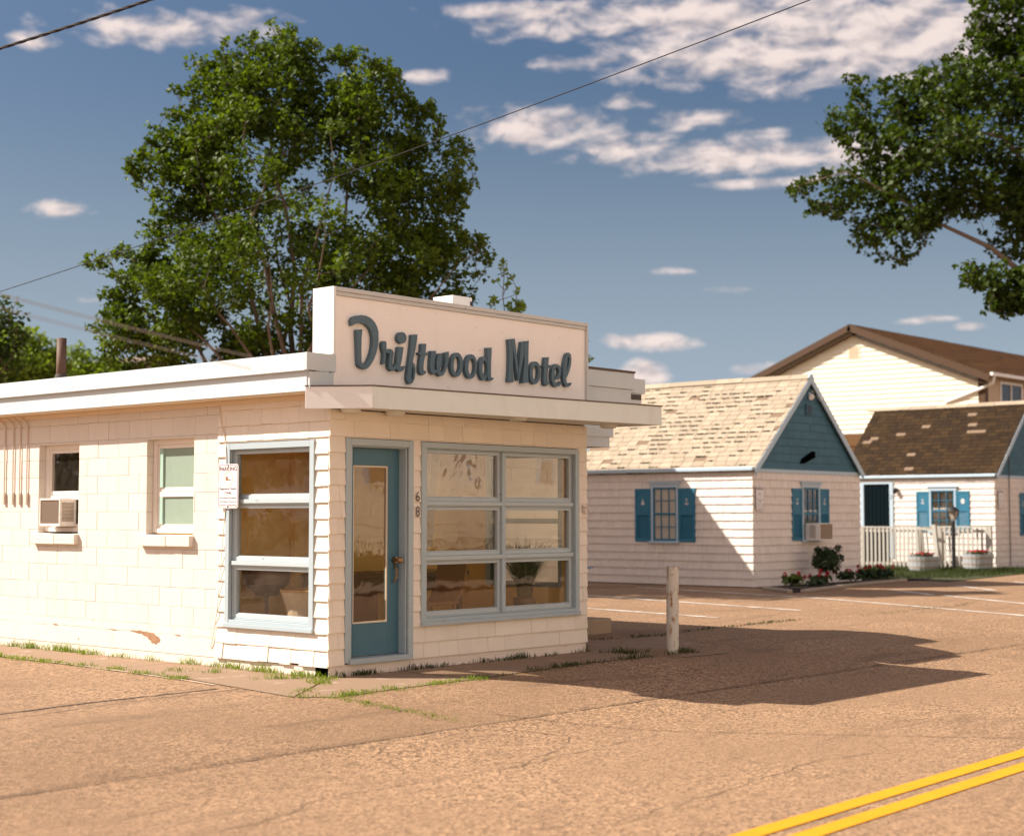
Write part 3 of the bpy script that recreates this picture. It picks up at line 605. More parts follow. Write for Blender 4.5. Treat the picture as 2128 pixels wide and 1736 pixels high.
f = MB(); f.tube([(.985, .095, 1.09), (.985, .062, 1.05), (.975, .05, 1.0), (.972, .055, .95), (.962, .075, .905)], [.014, .012, .013, .012, .009], 8); f.build('door_handle', M['brass'], dr)
# windows of the office
def office_window(name, fr, a, cols, rows, glassmats, casing, label, flip=False):
    (a0, a1, z0, z1) = a; ca, cz = casing; f = MB()
    for q, o in (((a0-ca, a0, z0-cz, z1+cz*.95), .034), ((a1, a1+ca, z0-cz, z1+cz*.95), .034), ((a0, a1, z1, z1+cz*.93), .033)): f.fbox(fr, *q, -.01, o)
    f.fbox(fr, a0-ca-.005, a1+ca+.005, z0-cz-.012, z0-cz+.03, -.01, .052); f.fbox(fr, a0, a1, z0-cz+.03, z0, -.01, .030)
    for q in ((a0, a0+.014, z0, z1), (a1-.014, a1, z0, z1), (a0+.014, a1-.014, z1-.014, z1), (a0+.014, a1-.014, z0, z0+.014)): f.fbox(fr, *q, -.12, -.012)
    for c in cols[1:-1]: f.fbox(fr, c-.026, c+.026, z0+.014, z1-.014, -.10, .012)
    win = f.build(name, M['trim'], office, bevel=.003); win['label'] = label
    f = MB()
    for r in rows[1:-1]:
        for i in range(len(cols)-1):
            l = cols[i]+(.026 if i else .014); h = cols[i+1]-(.026 if i < len(cols)-2 else .014); f.fbox(fr, l, h, r-.030, r+.012, -.10, .012); f.fbox(fr, l, h, r-.045, r-.030, -.09, -.006)
    f.build('window_rail', M['rail'], win, bevel=.003)
    k = 0
    for j in range(len(rows)-1):
        for i in range(len(cols)-1):
            l = cols[i]+(.027 if i else .015); h = cols[i+1]-(.027 if i < len(cols)-2 else .015); b = rows[j]+(.013 if j else .015); t = rows[j+1]-(.046 if j < len(rows)-2 else .015)
            f = MB(); s = .042; o = -.022
            for q in ((l, l+s, b, t), (h-s, h, b, t), (l+s, h-s, b, b+s), (l+s, h-s, t-s*.8, t)): f.fbox(fr, *q, -.075, o)
            f.fbox(fr, l+s, h-s, b+s, b+s+.012, -.07, -.035)
            sh = f.build('sash', M['rail'], win, bevel=.003)
            g = MB(); g.fbox(fr, l+s-.004, h-s+.004, b+s+.002, t-s*.8+.004, -.058, -.053); g.build('pane', M[glassmats[k]], sh); k += 1
    return win
office_window('window', FR, WINF, [1.335, 2.577, 3.815], [.52, 1.155, 1.735, 2.31], ['glass', 'glass', 'glass', 'glass', 'wavyglass', 'glass'], (.072, .066), 'six paned front window beside the door')
office_window('window', LF, WINL, [.275, 1.545], [.51, 1.11, 1.755, 2.29], ['dustglass', 'dustglass', 'dustglass'], (.066, .068), 'tall three paned window round the corner behind the parking sign')
g = MB(); g.fbox(RF, *RW, -.06, -.055); g.build('side_pane', M['glass'], office)
f = MB()
for q in ((.26, .32, .74, 2.36), (1.42, 1.48, .74, 2.36), (.32, 1.42, 2.30, 2.36), (.32, 1.42, .74, .80), (.32, 1.42, 1.50, 1.56)): f.fbox(RF, *q, -.12, .03)
f.build('side_window_frame', M['trim'], office)
# interior shell
f = MB(); f.box(.14, 3.92, 1.96, 2.02, .1, 2.7); f.box(1.15, 1.3, 1.86, 1.957, .18, 2.64); wall_slab(f, lambda a, z, o: (.121+o, a, z), .13, 3.2, .1, 2.7, [WINL], 0, .012); wall_slab(f, lambda a, z, o: (a, .121+o, z), .14, 3.92, .1, 2.7, [DOOR, WINF], 0, .012)
wall_slab(f, lambda a, z, o: (3.925-o, a, z), .14, 3.2, .1, 2.7, [RW], 0, .012); f.box(.12, 3.93, .13, 3.3, 2.65, 2.68); f.build('room_wall', M['roomwall'], office)
f = MB(); f.box(.1, 3.95, .12, 3.2, .12, .17); f.build('room_floor', M['roomfloor'], office)
f = MB(); f.box(2.6, 3.80, .14, .46, .17, .56); f.build('window_ledge', M['roomfloor'], office)
# rear wing with a side door canopy and step
wing = MB(); WF = lambda a, z, o: (a, 1.90-o, z)
shingle_wall(wing, WF, 4.06, 5.9, .10, 2.9, [], .1628, (.2, .34), seed=12); wing.box(4.06, 5.9, 1.901, 2.1, -.1, 3.0); wing.box(5.7, 5.9, 2.1, 6, -.1, 3.0); wing.box(4.0, 4.02, 3.2, 6, 0, 2.9); wing.box(.2, 5.9, 13.2, 13.4, 0, 2.9); wing.box(5.7, 5.88, 6, 13.4, -.1, 3.0)
wing.build('wing_wall', M['shingle'], office)
f = MB(); f.box(4.1, 6.52, 1.50, 1.54, 2.665, 2.80); f.box(4.1, 6.46, 1.52, 1.56, 2.525, 2.664); f.box(6.48, 6.52, 1.54, 9, 2.665, 2.80); f.box(6.42, 6.46, 1.56, 9, 2.525, 2.664); f.box(4.1, 6.48, 1.56, 9, 2.70, 2.78); f.build('wing_eave', M['fascia'], office)
f = MB(); f.box(5.95, 6.62, 1.62, 2.5, -.05, .20); tag(f.build('door_step', M['concrete'], None, bevel=.02), 'dark concrete step just past the right corner of the office', 'step')

# ------------------------------------------------------------------ roof sign
sign = thing('roof_sign', (2.03, .0, 2.87), 'long pinkish roof sign with raised blue script letters', 'sign')
f = MB(); f.box(.03, 4.03, -.004, .02, 2.877, 3.80); f.build('sign_panel', M['signpanel'], sign)
f = MB(); f.box(-.0, .032, -.035, .28, 3.205, 3.885); f.build('sign_end', M['signend'], sign, bevel=.003)
f = MB(); f.box(.033, 4.062, -.035, .25, 3.842, 3.885); f.box(.034, 4.028, -.022, .0, 3.802, 3.841); f.box(4.030, 4.062, -.035, .25, 2.877, 3.841); f.build('sign_frame', M['signframe'], sign, bevel=.003)
f = MB(); f.box(.034, 4.028, .021, .25, 2.9, 3.84); f.build('sign_core', M['signend'], sign)
# letters: left and right edges of each brush stroke, in metres on the board
A2 = (-1.805, 15.623)
def pix(X, Y, crop):
    sx, sy = (840, 750) if crop == 1 else (1120, 780)
    return ((sx+X/7.0933)*.8508, (sy+Y/7.0933)*.8508)
def onboard(X, Y, crop, off=.055):                # read off the photograph once: point on the sign board's own plane
    px, py = pix(X, Y, crop); r = (px-1063.5)/3267; w = (868-py)/3267
    cp, sp_ = .998094, .061713
    d = (r, cp-w*sp_, sp_+w*cp); dl = Vector((d[0]*.66202+d[1]*.74948, -d[0]*.74948+d[1]*.66202, d[2]))
    t = (-off-CAM.y)/dl.y; P = CAM+dl*t; return P.x, P.z
def stroke(mb, rails, crop, face=.055):
    n = len(rails); L = [onboard(a[0], a[1], crop) for a in rails]; R_ = [onboard(a[2], a[3], crop) for a in rails]; b = len(mb.v)
    for i in range(n):
        fo = face+.0035*i/max(1, n-1)
        for (x, z) in (L[i], R_[i]): mb.v.append((x, -fo, z))
        for (x, z) in (L[i], R_[i]): mb.v.append((x, -.006, z))
    for i in range(n-1):
        p = b+4*i; q = p+4
        mb.f += [(p, p+1, q+1, q), (p+2, q+2, q+3, p+3), (p, q, q+2, p+2), (p+1, p+3, q+3, q+1)]
    mb.f += [(b, b+2, b+3, b+1), (b+4*(n-1), b+4*(n-1)+1, b+4*(n-1)+3, b+4*(n-1)+2)]
def ring(cx, cy, ox, oy, ix, iy, tilt=.0, n=26, dx=0, dy=0):
    out = []
    for k in range(n+1):
        w = -math.pi/2+2*math.pi*k/n; c, s = math.cos(w), math.sin(w)
        out.append((cx+ox*c-tilt*oy*s, cy+oy*s, cx+dx+ix*c-tilt*iy*s, cy+dy+iy*s))
    return out
def dot(cx, cy, rx, ry, n=10):
    return [(cx-rx*math.sqrt(max(0, 1-t*t))-.12*ry*t*0, cy+ry*t, cx+rx*math.sqrt(max(0, 1-t*t)), cy+ry*t) for t in [math.sin(-math.pi/2+math.pi*k/n) for k in range(n+1)]]
outer = [(128,235),(150,175),(220,148),(310,135),(400,150),(480,195),(540,260),(580,340),(602,420),(605,550),(595,660),(570,780),(530,890),(480,980),(430,1045),(380,1072),(330,1065),(280,1035),(248,990)]
inner = [(140,322),(190,292),(250,275),(310,272),(370,290),(425,330),(465,385),(488,450),(500,520),(500,610),(492,700),(472,790),(445,870),(410,940),(375,985),(345,990),(325,975),(315,955),(308,930)]
LET = [
 ('d', 1, [[(*o, *i) for o, i in zip(outer, inner)] + [(240,880,305,850),(235,700,305,680),(230,560,308,540),(224,470,315,450),(222,390,322,380)]]),
 ('r', 1, [[(690,585,725,585),(668,615,740,610),(662,670,742,650),(672,730,740,710),(690,790,736,770),(685,900,728,885),(675,985,718,985)], [(712,705,712,765),(770,742,770,800),(800,720,800,800)], [(795,720,840,745),(790,800,862,800),(785,860,845,865),(775,930,837,940),(768,1010,832,1010),(785,1075,842,1040),(820,1108,862,1035),(862,1100,890,1000),(920,1050,926,955)]]),
 ('i', 1, [[(945,685,1042,690),(935,770,1030,770),(925,860,1015,870),(915,960,992,980),(910,1040,982,1030),(930,1090,990,1055),(970,1116,1010,1045),(1020,1105,1040,1020),(1055,1055,1062,1015)], dot(1007, 530, 76, 101)]),
 ('f', 1, [[(1178,475,1280,470),(1174,560,1272,570),(1165,680,1252,690),(1150,800,1228,800),(1135,900,1208,900),(1120,1020,1192,1020),(1105,1130,1177,1130),(1098,1230,1172,1200),(1110,1290,1174,1240),(1140,1332,1182,1265),(1190,1310,1196,1240),(1225,1240,1205,1180),(1243,1130,1212,1100),(1240,1040,1210,1060),(1225,985,1190,1010),(1195,950,1170,1000)]]),
 ('t', 1, [[(1350,632,1432,632),(1345,720,1425,720),(1335,830,1410,840),(1318,940,1390,950),(1308,1040,1380,1040),(1310,1110,1385,1090),(1335,1160,1395,1110),(1370,1176,1405,1110),(1415,1150,1425,1100)], [(1298,785,1302,825),(1340,775,1340,815),(1400,785,1400,832),(1465,785,1450,835)]]),
 ('w', 1, [[(1520,755,1602,755),(1510,850,1592,850),(1500,960,1578,950),(1497,1060,1568,1030),(1515,1130,1572,1080),(1550,1160,1592,1095),(1605,1140,1620,1070)], [(1650,800,1680,800),(1625,840,1697,830),(1612,890,1699,890),(1605,960,1695,960),(1605,1030,1685,1020),(1610,1090,1668,1080),(1620,1150,1664,1110),(1660,1196,1682,1122),(1715,1185,1712,1110),(1755,1120,1738,1060),(1792,1020,1752,960),(1812,900,1756,880),(1815,768,1745,792)]]),
 ('o', 1, [ring(1960, 996, 108, 212, 56, 148, .03, dy=2)]),
 ('o', 2, [ring(220, 813, 105, 212, 58, 148, .03, dx=10, dy=8)]),
 ('d', 2, [ring(440, 846, 82, 206, 44, 134, .0, dx=16), [(496,490,573,485),(498,600,570,600),(500,720,562,720),(500,850,560,850),(500,960,558,960),(505,1020,562,1000),(525,1058,572,1020),(560,1062,582,1020),(598,1035,600,1005)]]),
 ('m', 2, [[(868,345,930,335),(880,500,950,500),(882,700,946,700),(875,900,945,900),(862,1080,957,1085)], [(905,340,976,330),(955,560,1003,590),(1000,880,1034,860),(1022,1060,1036,1050)], [(1092,385,1150,376),(1062,600,1128,610),(1034,860,1090,800),(1022,1046,1038,1055)], [(1120,382,1206,368),(1132,600,1199,560),(1125,800,1193,800),(1110,950,1190,950),(1098,1105,1198,1092)]]),
 ('o', 2, [ring(1330, 922, 96, 198, 50, 134, .03, dx=6, dy=4)]),
 ('t', 2, [[(1498,655,1570,650),(1490,750,1560,750),(1485,850,1552,850),(1480,950,1547,950),(1475,1060,1547,1040),(1490,1130,1552,1070),(1520,1151,1562,1085),(1577,1112,1582,1078)], [(1465,795,1468,830),(1520,780,1520,825),(1605,795,1592,836)]]),
 ('e', 2, [[(1680,1045,1680,1000),(1740,1035,1715,985),(1773,970,1740,930),(1781,880,1742,880),(1760,800,1725,842),(1700,765,1700,822),(1650,790,1677,850),(1620,870,1667,920),(1611,960,1662,980),(1615,1050,1667,1050),(1640,1130,1682,1100),(1690,1166,1705,1115),(1742,1155,1735,1100),(1777,1115,1770,1068)]]),
 ('l', 2, [[(1880,1000,1858,962),(1925,890,1890,860),(1951,780,1915,760),(1959,680,1925,690),(1946,600,1915,650),(1910,571,1900,640),(1870,600,1890,682),(1845,680,1888,740),(1825,790,1880,830),(1814,900,1870,930),(1813,1000,1866,1010),(1825,1090,1872,1070),(1855,1150,1887,1110),(1900,1166,1910,1125),(1942,1140,1935,1105),(1961,1105,1955,1092)]]),
]
for ch, crop, strokes in LET:
    mb = MB()
    for k, s in enumerate(strokes): stroke(mb, s, crop, .050+.0045*k)
    mb.build('letter_'+ch, M['letter'], sign)
f = MB(); f.box(2.08, 2.24, .36, .52, 3.15, 4.02); f.build
rb = thing('roof_vent', (3.4, 1.5, 3.15), 'small white vent box showing over the top edge of the roof sign', 'vent')
f = MB(); f.box(3.33, 3.60, 1.5, 1.8, 3.15, 4.165); f.box(3.60, 3.63, 1.52, 1.78, 3.15, 4.1); f.box(3.31, 3.66, 1.48, 1.82, 4.166, 4.285); f.build('vent_stack', M['signend'], rb, bevel=.01)
f = MB(); f.box(3.62, 3.66, 1.47, 1.479, 4.18, 4.235); f.build('vent_slot', M['black'], rb)
pp = thing('stove_pipe', (.12, 5.0, 3.15), 'rusty stove pipe rising from the roof edge', 'pipe')
f = MB(); f.tube([(.12, 5.0, 3.15), (.12, 5.0, 3.745)], .058, 18); f.build('flue', M['pipe'], pp, smooth=True)
f = MB(); f.lathe(.12, 5.0, [(.13, 3.151), (.10, 3.2), (.068, 3.30), (.064, 3.31)], 18); f.build('flashing_collar', M['roofing'], pp)

# ------------------------------------------------------------------ things on the office walls
def ac_unit(name, fr, a0, a1, z0, z1, o0, o1, label, grille):
    t = thing(name, fr((a0+a1)/2, z0, (o0+o1)/2), label, 'air conditioner', 'window air conditioners')
    f = MB(); th = .022
    f.fbox(fr, a0, a1, z0, z1, o0, o1-.012)
    for q in ((a0, a0+th, z0, z1), (a1-th, a1, z0, z1), (a0+th, a1-th, z1-th, z1), (a0+th, a1-th, z0, z0+th*1.4)): f.fbox(fr, *q, o1-.012, o1+.008)
    f.build('casing', M['acwhite'], t, bevel=.006)
    f = MB(); f.fbox(fr, a0+th, a1-th, z0+th*1.4, z1-th, o1-.012, o1-.008)
    for k in range(24):
        zz = z0+th*1.4+(z1-z0-th*2.4)*(k+.5)/24; f.fbox(fr, a0+th, a1-th, zz-.0025, zz+.0025, o1-.008, o1-.002)
    f.build('condenser_grille', M['acgrille'], t)
    f = MB(); mid = (o0+o1)/2
    for k in range(14):
        zz = z0+.06+(z1-z0-.10)*k/14
        p = [fr(a0-.001, zz, mid-.07), fr(a0-.001, zz, mid+.09), fr(a0-.001, zz+.009, mid+.09), fr(a0-.001, zz+.009, mid-.07)]
        v = Vector(fr(-.004, 0, 0))-Vector(fr(0, 0, 0)); f.prism(p, v)
    f.build('side_louvre', M['acgrille'], t)
    return t
ac_unit('air_conditioner', LF, 4.62, 5.06, 1.47, 1.80, -.12, .10, 'white window air conditioner over a sill in the block wall', True)
# parking sign on its wire, conduits
def parking_sign(fr, a0, a1, z0, z1, o, m, label, clear=True):
    t = thing('parking_sign', fr((a0+a1)/2, z0, o), label, 'sign', 'parking signs')
    W = a1-a0; H = z1-z0; r = W*.11; P = []
    for (ca, cz, s) in ((a0+r, z0+r, 180), (a1-r, z0+r, 270), (a1-r, z1-r, 0), (a0+r, z1-r, 90)):
        for k in range(6): w = math.radians(s+k*18); P.append((ca+r*math.cos(w), cz+r*math.sin(w)))
    f = MB(); n = Vector(fr(0, 0, 1))-Vector(fr(0, 0, 0)); f.prism([fr(a, z, o-.002) for a, z in P], n*.002); f.build('plate', M['signwhite'], t)
    f = MB(); c0, c1 = ((a0+a1)/2, (z0+z1)/2); np_ = len(P)
    q1 = [fr(c0+(a-c0)*.95, c1+(z-c1)*.968, o+.0015) for a, z in P]; q2 = [fr(c0+(a-c0)*.91, c1+(z-c1)*.948, o+.0015) for a, z in P]
    f.add(q1+q2, [(i, (i+1) % np_, (i+1) % np_+np_, i+np_) for i in range(np_)]); f.build('border', M['signtext'] if clear else M['signlight'], t)
    for txt, zz, hh, ww, dk_ in (('PARKING', .845, .095, .84, 1), ('Only', .33, .06, .34, 1), ('Registered Guests', .425, .05, .82, 0), ('Permit Must Be Displayed', .225, .036, .82, 0), ('All Others Towed at', .14, .036, .82, 0), ("Owner's Expense", .06, .036, .82, 0)):
        f = MB(); text_into(f, txt, fr, c0, z0+H*zz, H*hh, W*ww, o+.002, m); f.build('lettering', M['signtext'] if dk_ or clear else M['signlight'], t)
    f = MB(); ez = z0+H*.665; R1, R2 = W*.225, W*.205; n_ = 28
    f.add([fr(c0+R*math.cos(6.2832*k/n_), ez+R*math.sin(6.2832*k/n_), o+.0016) for R in (R1, R2) for k in range(n_)], [(i, (i+1) % n_, (i+1) % n_+n_, i+n_) for i in range(n_)]); f.build('emblem_ring', M['gold'], t)
    f = MB(); e = W*.13; f.add([fr(c0-m*e, ez-e*.35, o+.002), fr(c0+m*e, ez-e*.35, o+.002), fr(c0+m*e*1.05, ez-e*.12, o+.002), fr(c0+m*e*.4, ez-e*.18, o+.002), fr(c0-m*e*.1, ez-e*.05, o+.002), fr(c0-m*e*.2, ez+e*.55, o+.002), fr(c0-m*e*.8, ez+e*.6, o+.002), fr(c0-m*e*.95, ez+e*.1, o+.002)], [tuple(range(8))]); f.build('emblem', M['chairwood'], t)
    for zz in (z1-H*.045, z0+H*.045): f = MB(); f.tube([fr(c0, zz, o), fr(c0, zz, o+.005)], .008, 8); f.build('bolt', M['number'], t)
    return t
parking_sign(LF, 1.375, 1.712, 1.672, 2.140, .05, -1, 'white sign reading PARKING Registered Guests Only beside the tall office window')
f = MB()
f.tube([LF(1.74, 2.77, .03), LF(1.70, 2.6, .03), LF(1.62, 2.38, .03), LF(1.60, 2.30, .04), LF(1.585, 2.1, .045), LF(1.60, 1.66, .04), LF(1.66, 1.2, .035), LF(1.74, .55, .03), LF(1.83, .24, .02), LF(1.87, .2, .02)], .0045, 6)
f.tube([LF(1.78, 2.775, .02), LF(1.72, 2.62, .02), LF(1.63, 2.40, .025)], .003, 6)
tag(f.build('wall_cable', M['conduit']), 'thin slack cable running down the wall behind the parking sign', 'cable')
for i, (a, hb) in enumerate(((6.01, 1.74), (5.815, 1.74), (5.66, 1.735), (5.50, 1.735))):
    t = thing('conduit', (-.02, a, hb), ['thin painted conduit on the block wall, farthest left of four', 'thin painted conduit on the block wall, second from the left of four', 'thin painted conduit on the block wall, third from the left of four', 'thin painted conduit on the block wall nearest the air conditioner window'][i], 'conduit', 'conduits on the block wall')
    f = MB(); f.tube([LF(a+.10, 2.81, .10), LF(a+.03, 2.74, .03), LF(a, 2.70, .018), LF(a, hb+.14, .016)], .0095, 8); f.build('pipe_run', M['conduit'], t)
    f = MB(); f.fbox(LF, a-.025, a+.025, hb, hb+.14, 0.002, .034); f.build('junction_box', M['conduit'], t, bevel=.006)
t = thing('house_number', (1.2, -.03, 1.58), 'dark numerals 68 one above the other beside the door frame', 'number')
f = MB(); text_into(f, '6', FR, 1.203, 1.748, .105, .058, .030); f.build('numeral', M['number'], t)
f = MB(); text_into(f, '8', FR, 1.203, 1.588, .11, .058, .030); f.build('numeral', M['number'], t)
f = MB(); f.box(3.955, 4.01, -.034, -.026, 1.62, 1.72); f.tube([(3.98, -.03, 1.70), (3.98, -.075, 1.69), (4.0, -.085, 1.66), (4.02, -.06, 1.64)], .008, 6); f.tube([(3.97, -.03, 1.65), (3.97, -.06, 1.63), (3.985, -.07, 1.61)], .006, 6)
tag(f.build('flag_holder', M['conduit']), 'small painted metal bracket by the right edge of the front wall', 'bracket')

# ------------------------------------------------------------------ furniture inside the office
dk = thing('reception_desk', (2.5, 1.5, .17), 'brown wooden desk behind the front window', 'desk')
f = MB(); f.box(1.2, 3.2, 1.1, 1.8, .90, .95); f.build('desk_top', M['desk'], dk, bevel=.005)
f = MB(); f.box(1.22, 1.75, 1.14, 1.78, .17, .90); f.build('drawer_pedestal', M['desk'], dk)
f = MB(); f.box(1.75, 3.15, 1.15, 1.18, .74, .90); f.build('apron', M['desk'], dk)
for x in (2.35, 3.12): f = MB(); f.box(x-.03, x+.03, 1.16, 1.22, .17, .90); f.build('leg', M['desk'], dk)
ch = thing('desk_chair', (2.45, .75, .17), 'wooden chair with a curved back seen through the lower front pane', 'chair')
f = MB(); f.box(1.95, 2.45, .55, 1.0, .60, .64); f.build('seat', M['chairwood'], ch, bevel=.015)
f = MB(); P = [(2.40, .76, .64), (2.47, .76, .72), (2.52, .76, .85), (2.56, .76, 1.02), (2.58, .76, 1.15)]
for i in range(len(P)-1): a, b = P[i], P[i+1]; f.hexa([(a[0], .55, a[2]), (a[0]+.03, .55, a[2]), (a[0]+.03, 1.0, a[2]), (a[0], 1.0, a[2]), (b[0], .55, b[2]), (b[0]+.03, .55, b[2]), (b[0]+.03, 1.0, b[2]), (b[0], 1.0, b[2])])
f.build('backrest', M['chairwood'], ch)
for x in (1.99, 2.41):
    for y in (.59, .96): f = MB(); f.tube([(x, y, .60), (x, y, .17)], .02, 8); f.build('leg', M['chairwood'], ch)
pl = thing('potted_grass', (3.28, .30, .56), 'tall ornamental grass in a dark pot behind the right front pane', 'plant')
f = MB(); f.lathe(3.28, .30, [(.10, .561), (.13, .58), (.135, .645), (.12, .655), (.11, .645)], 18); f.build('pot', M['pot'], pl)
rd = random.Random(8); f = MB()
for k in range(420):
    a = rd.random()*6.283; R = rd.uniform(.02, .10); H = rd.uniform(.3, .78); S = rd.uniform(.05, .85)*H
    b = Vector((3.28+R*math.cos(a), .30+R*.6*math.sin(a), .64)); d = Vector((math.cos(a), math.sin(a)*.45, 0)); w = .0060; side = Vector((-math.sin(a), math.cos(a), 0))*w
    pts = [b+d*(S*t*t)+Vector((0, 0, H*(t-.12*t*t*rd.random()))) for t in (0, .35, .7, 1)]
    for p in pts: p.y = max(p.y, .15)
    f.add([pts[0]-side, pts[0]+side, pts[1]+side, pts[1]-side, pts[2]+side*.7, pts[2]-side*.7, pts[3]], [(0, 1, 2, 3), (3, 2, 4, 5), (5, 4, 6)])
f.build('grass_blades', M['reed'], pl)
wk = thing('wicker_chair', (.55, .95, .17), 'pale wicker tub chair behind the corner window', 'chair')
f = MB(); n = 22
ringp = lambda z, r, lift: [(.58+r*math.cos(6.2832*k/n), .95+r*math.sin(6.2832*k/n), z+lift*max(0, math.sin(6.2832*k/n+2.2))) for k in range(n)]
rows_ = [ringp(.17, .20, 0), ringp(.40, .21, 0), ringp(.62, .25, .1), ringp(.80, .31, .2)]
for i in range(3): b = len(f.v); f.v += rows_[i]+rows_[i+1]; f.f += [(b+k, b+(k+1) % n, b+n+(k+1) % n, b+n+k) for k in range(n)]
f.build('tub', M['wicker'], wk)
for kk, dr_ in ((0, 0), (1, .03), (2, .06)):
    f = MB(); f.tube(ringp(.81-.012*kk, .31-dr_, .2-.02*kk)+[ringp(.81-.012*kk, .31-dr_, .2-.02*kk)[0]], .013, 6, False); f.build('woven_rim', M['wickerrim'], wk)
f = MB(); f.lathe(.58, .95, [(.20, .45), (.22, .50), (.20, .52)], 18); f.build('cushion', M['curtain'], wk)
lm = thing('floor_lamp', (.55, 1.62, .17), 'dark rounded lamp shade behind the corner window', 'lamp')
f = MB(); f.lathe(.55, 1.62, [(.12, .17), (.12, .19), (.02, .2), (.02, .72), (.12, .74), (.24, .86), (.26, 1.0), (.2, 1.1)], 22); f.build('lamp_body', M['pot'], lm)
cu = thing('curtain', (.35, 2.1, .2), 'long beige curtain hanging inside the left part of the front window', 'curtain')
f = MB(); n = 60
P = [(1.40+.75*k/n, .62+.05*math.sin(k*.9)+.03*math.sin(k*.37+1)) for k in range(n+1)]
b = 0; f.v += [(x+.05*math.sin(x*9), y, 2.55) for x, y in P]+[(x-.16*(x-1.3), y+.02*math.sin(x*31), 1.25) for x, y in P]; f.f += [(k, k+1, n+2+k, n+1+k) for k in range(n)]
f.build('drape', M['curtain'], cu)
f = MB(); f.tube([(1.3, .6, 2.57), (2.4, .6, 2.57)], .012, 8); f.build('curtain_rod', M['brass'], cu)

# ------------------------------------------------------------------ cottages
def roof_shingles(mb, P0, du, dv, nrm, lu, lv, course, wr, seed, thick=.012, holes=None, moss=None, edge=.02):
    # P0 eave corner; du along the eave; dv up the slope
    rd = random.Random(seed); rows = int(lv/course)+1
    for r in range(rows):
        s0 = r*course-(.03 if r == 0 else 0); s1 = min((r+1)*course+.02, lv)
        if s1 <= s0: continue
        a = -rd.random()*wr[1]
        while a < lu:
            w = rd.uniform(*wr); b = min(a+w, lu); c = max(a, 0)
            if b-c > .03:
                lift = thick+rd.uniform(-.002, .004); ds = rd.uniform(-.008, .006)
                miss = holes and holes(c, r, rd)
                if not miss:
                    q = lambda u, v, n: P0+du*u+dv*v+nrm*n
                    mb.hexa([q(c+.006, s0+ds, lift), q(b-.006, s0+ds, lift), q(b-.006, s0+ds, .0), q(c+.006, s0+ds, 0), q(c+.006, s1, .003), q(b-.006, s1, .003), q(b-.006, s1, -.002), q(c+.006, s1, -.002)])
                    if moss is not None and moss(c, s0, rd):
                        m0 = c+rd.random()*.1; m1 = min(b, m0+rd.uniform(.12, .36))
                        for kk in range(max(1, int((m1-m0)/.035))):
                            u = m0+kk*.035+rd.uniform(-.01, .01); hh = rd.uniform(.012, .045); ln = rd.uniform(.02, .05)
                            moss.mb.hexa([q(u, s0+ds-hh*.6, .002), q(u+ln, s0+ds-hh*.5, .002), q(u+ln, s0+ds-hh*.5, -.0), q(u, s0+ds-hh*.6, 0), q(u, s0+ds+hh*.5, lift+.012), q(u+ln, s0+ds+hh*.4, lift+.012), q(u+ln, s0+ds+.02, 0), q(u, s0+ds+.02, 0)])
            a += w
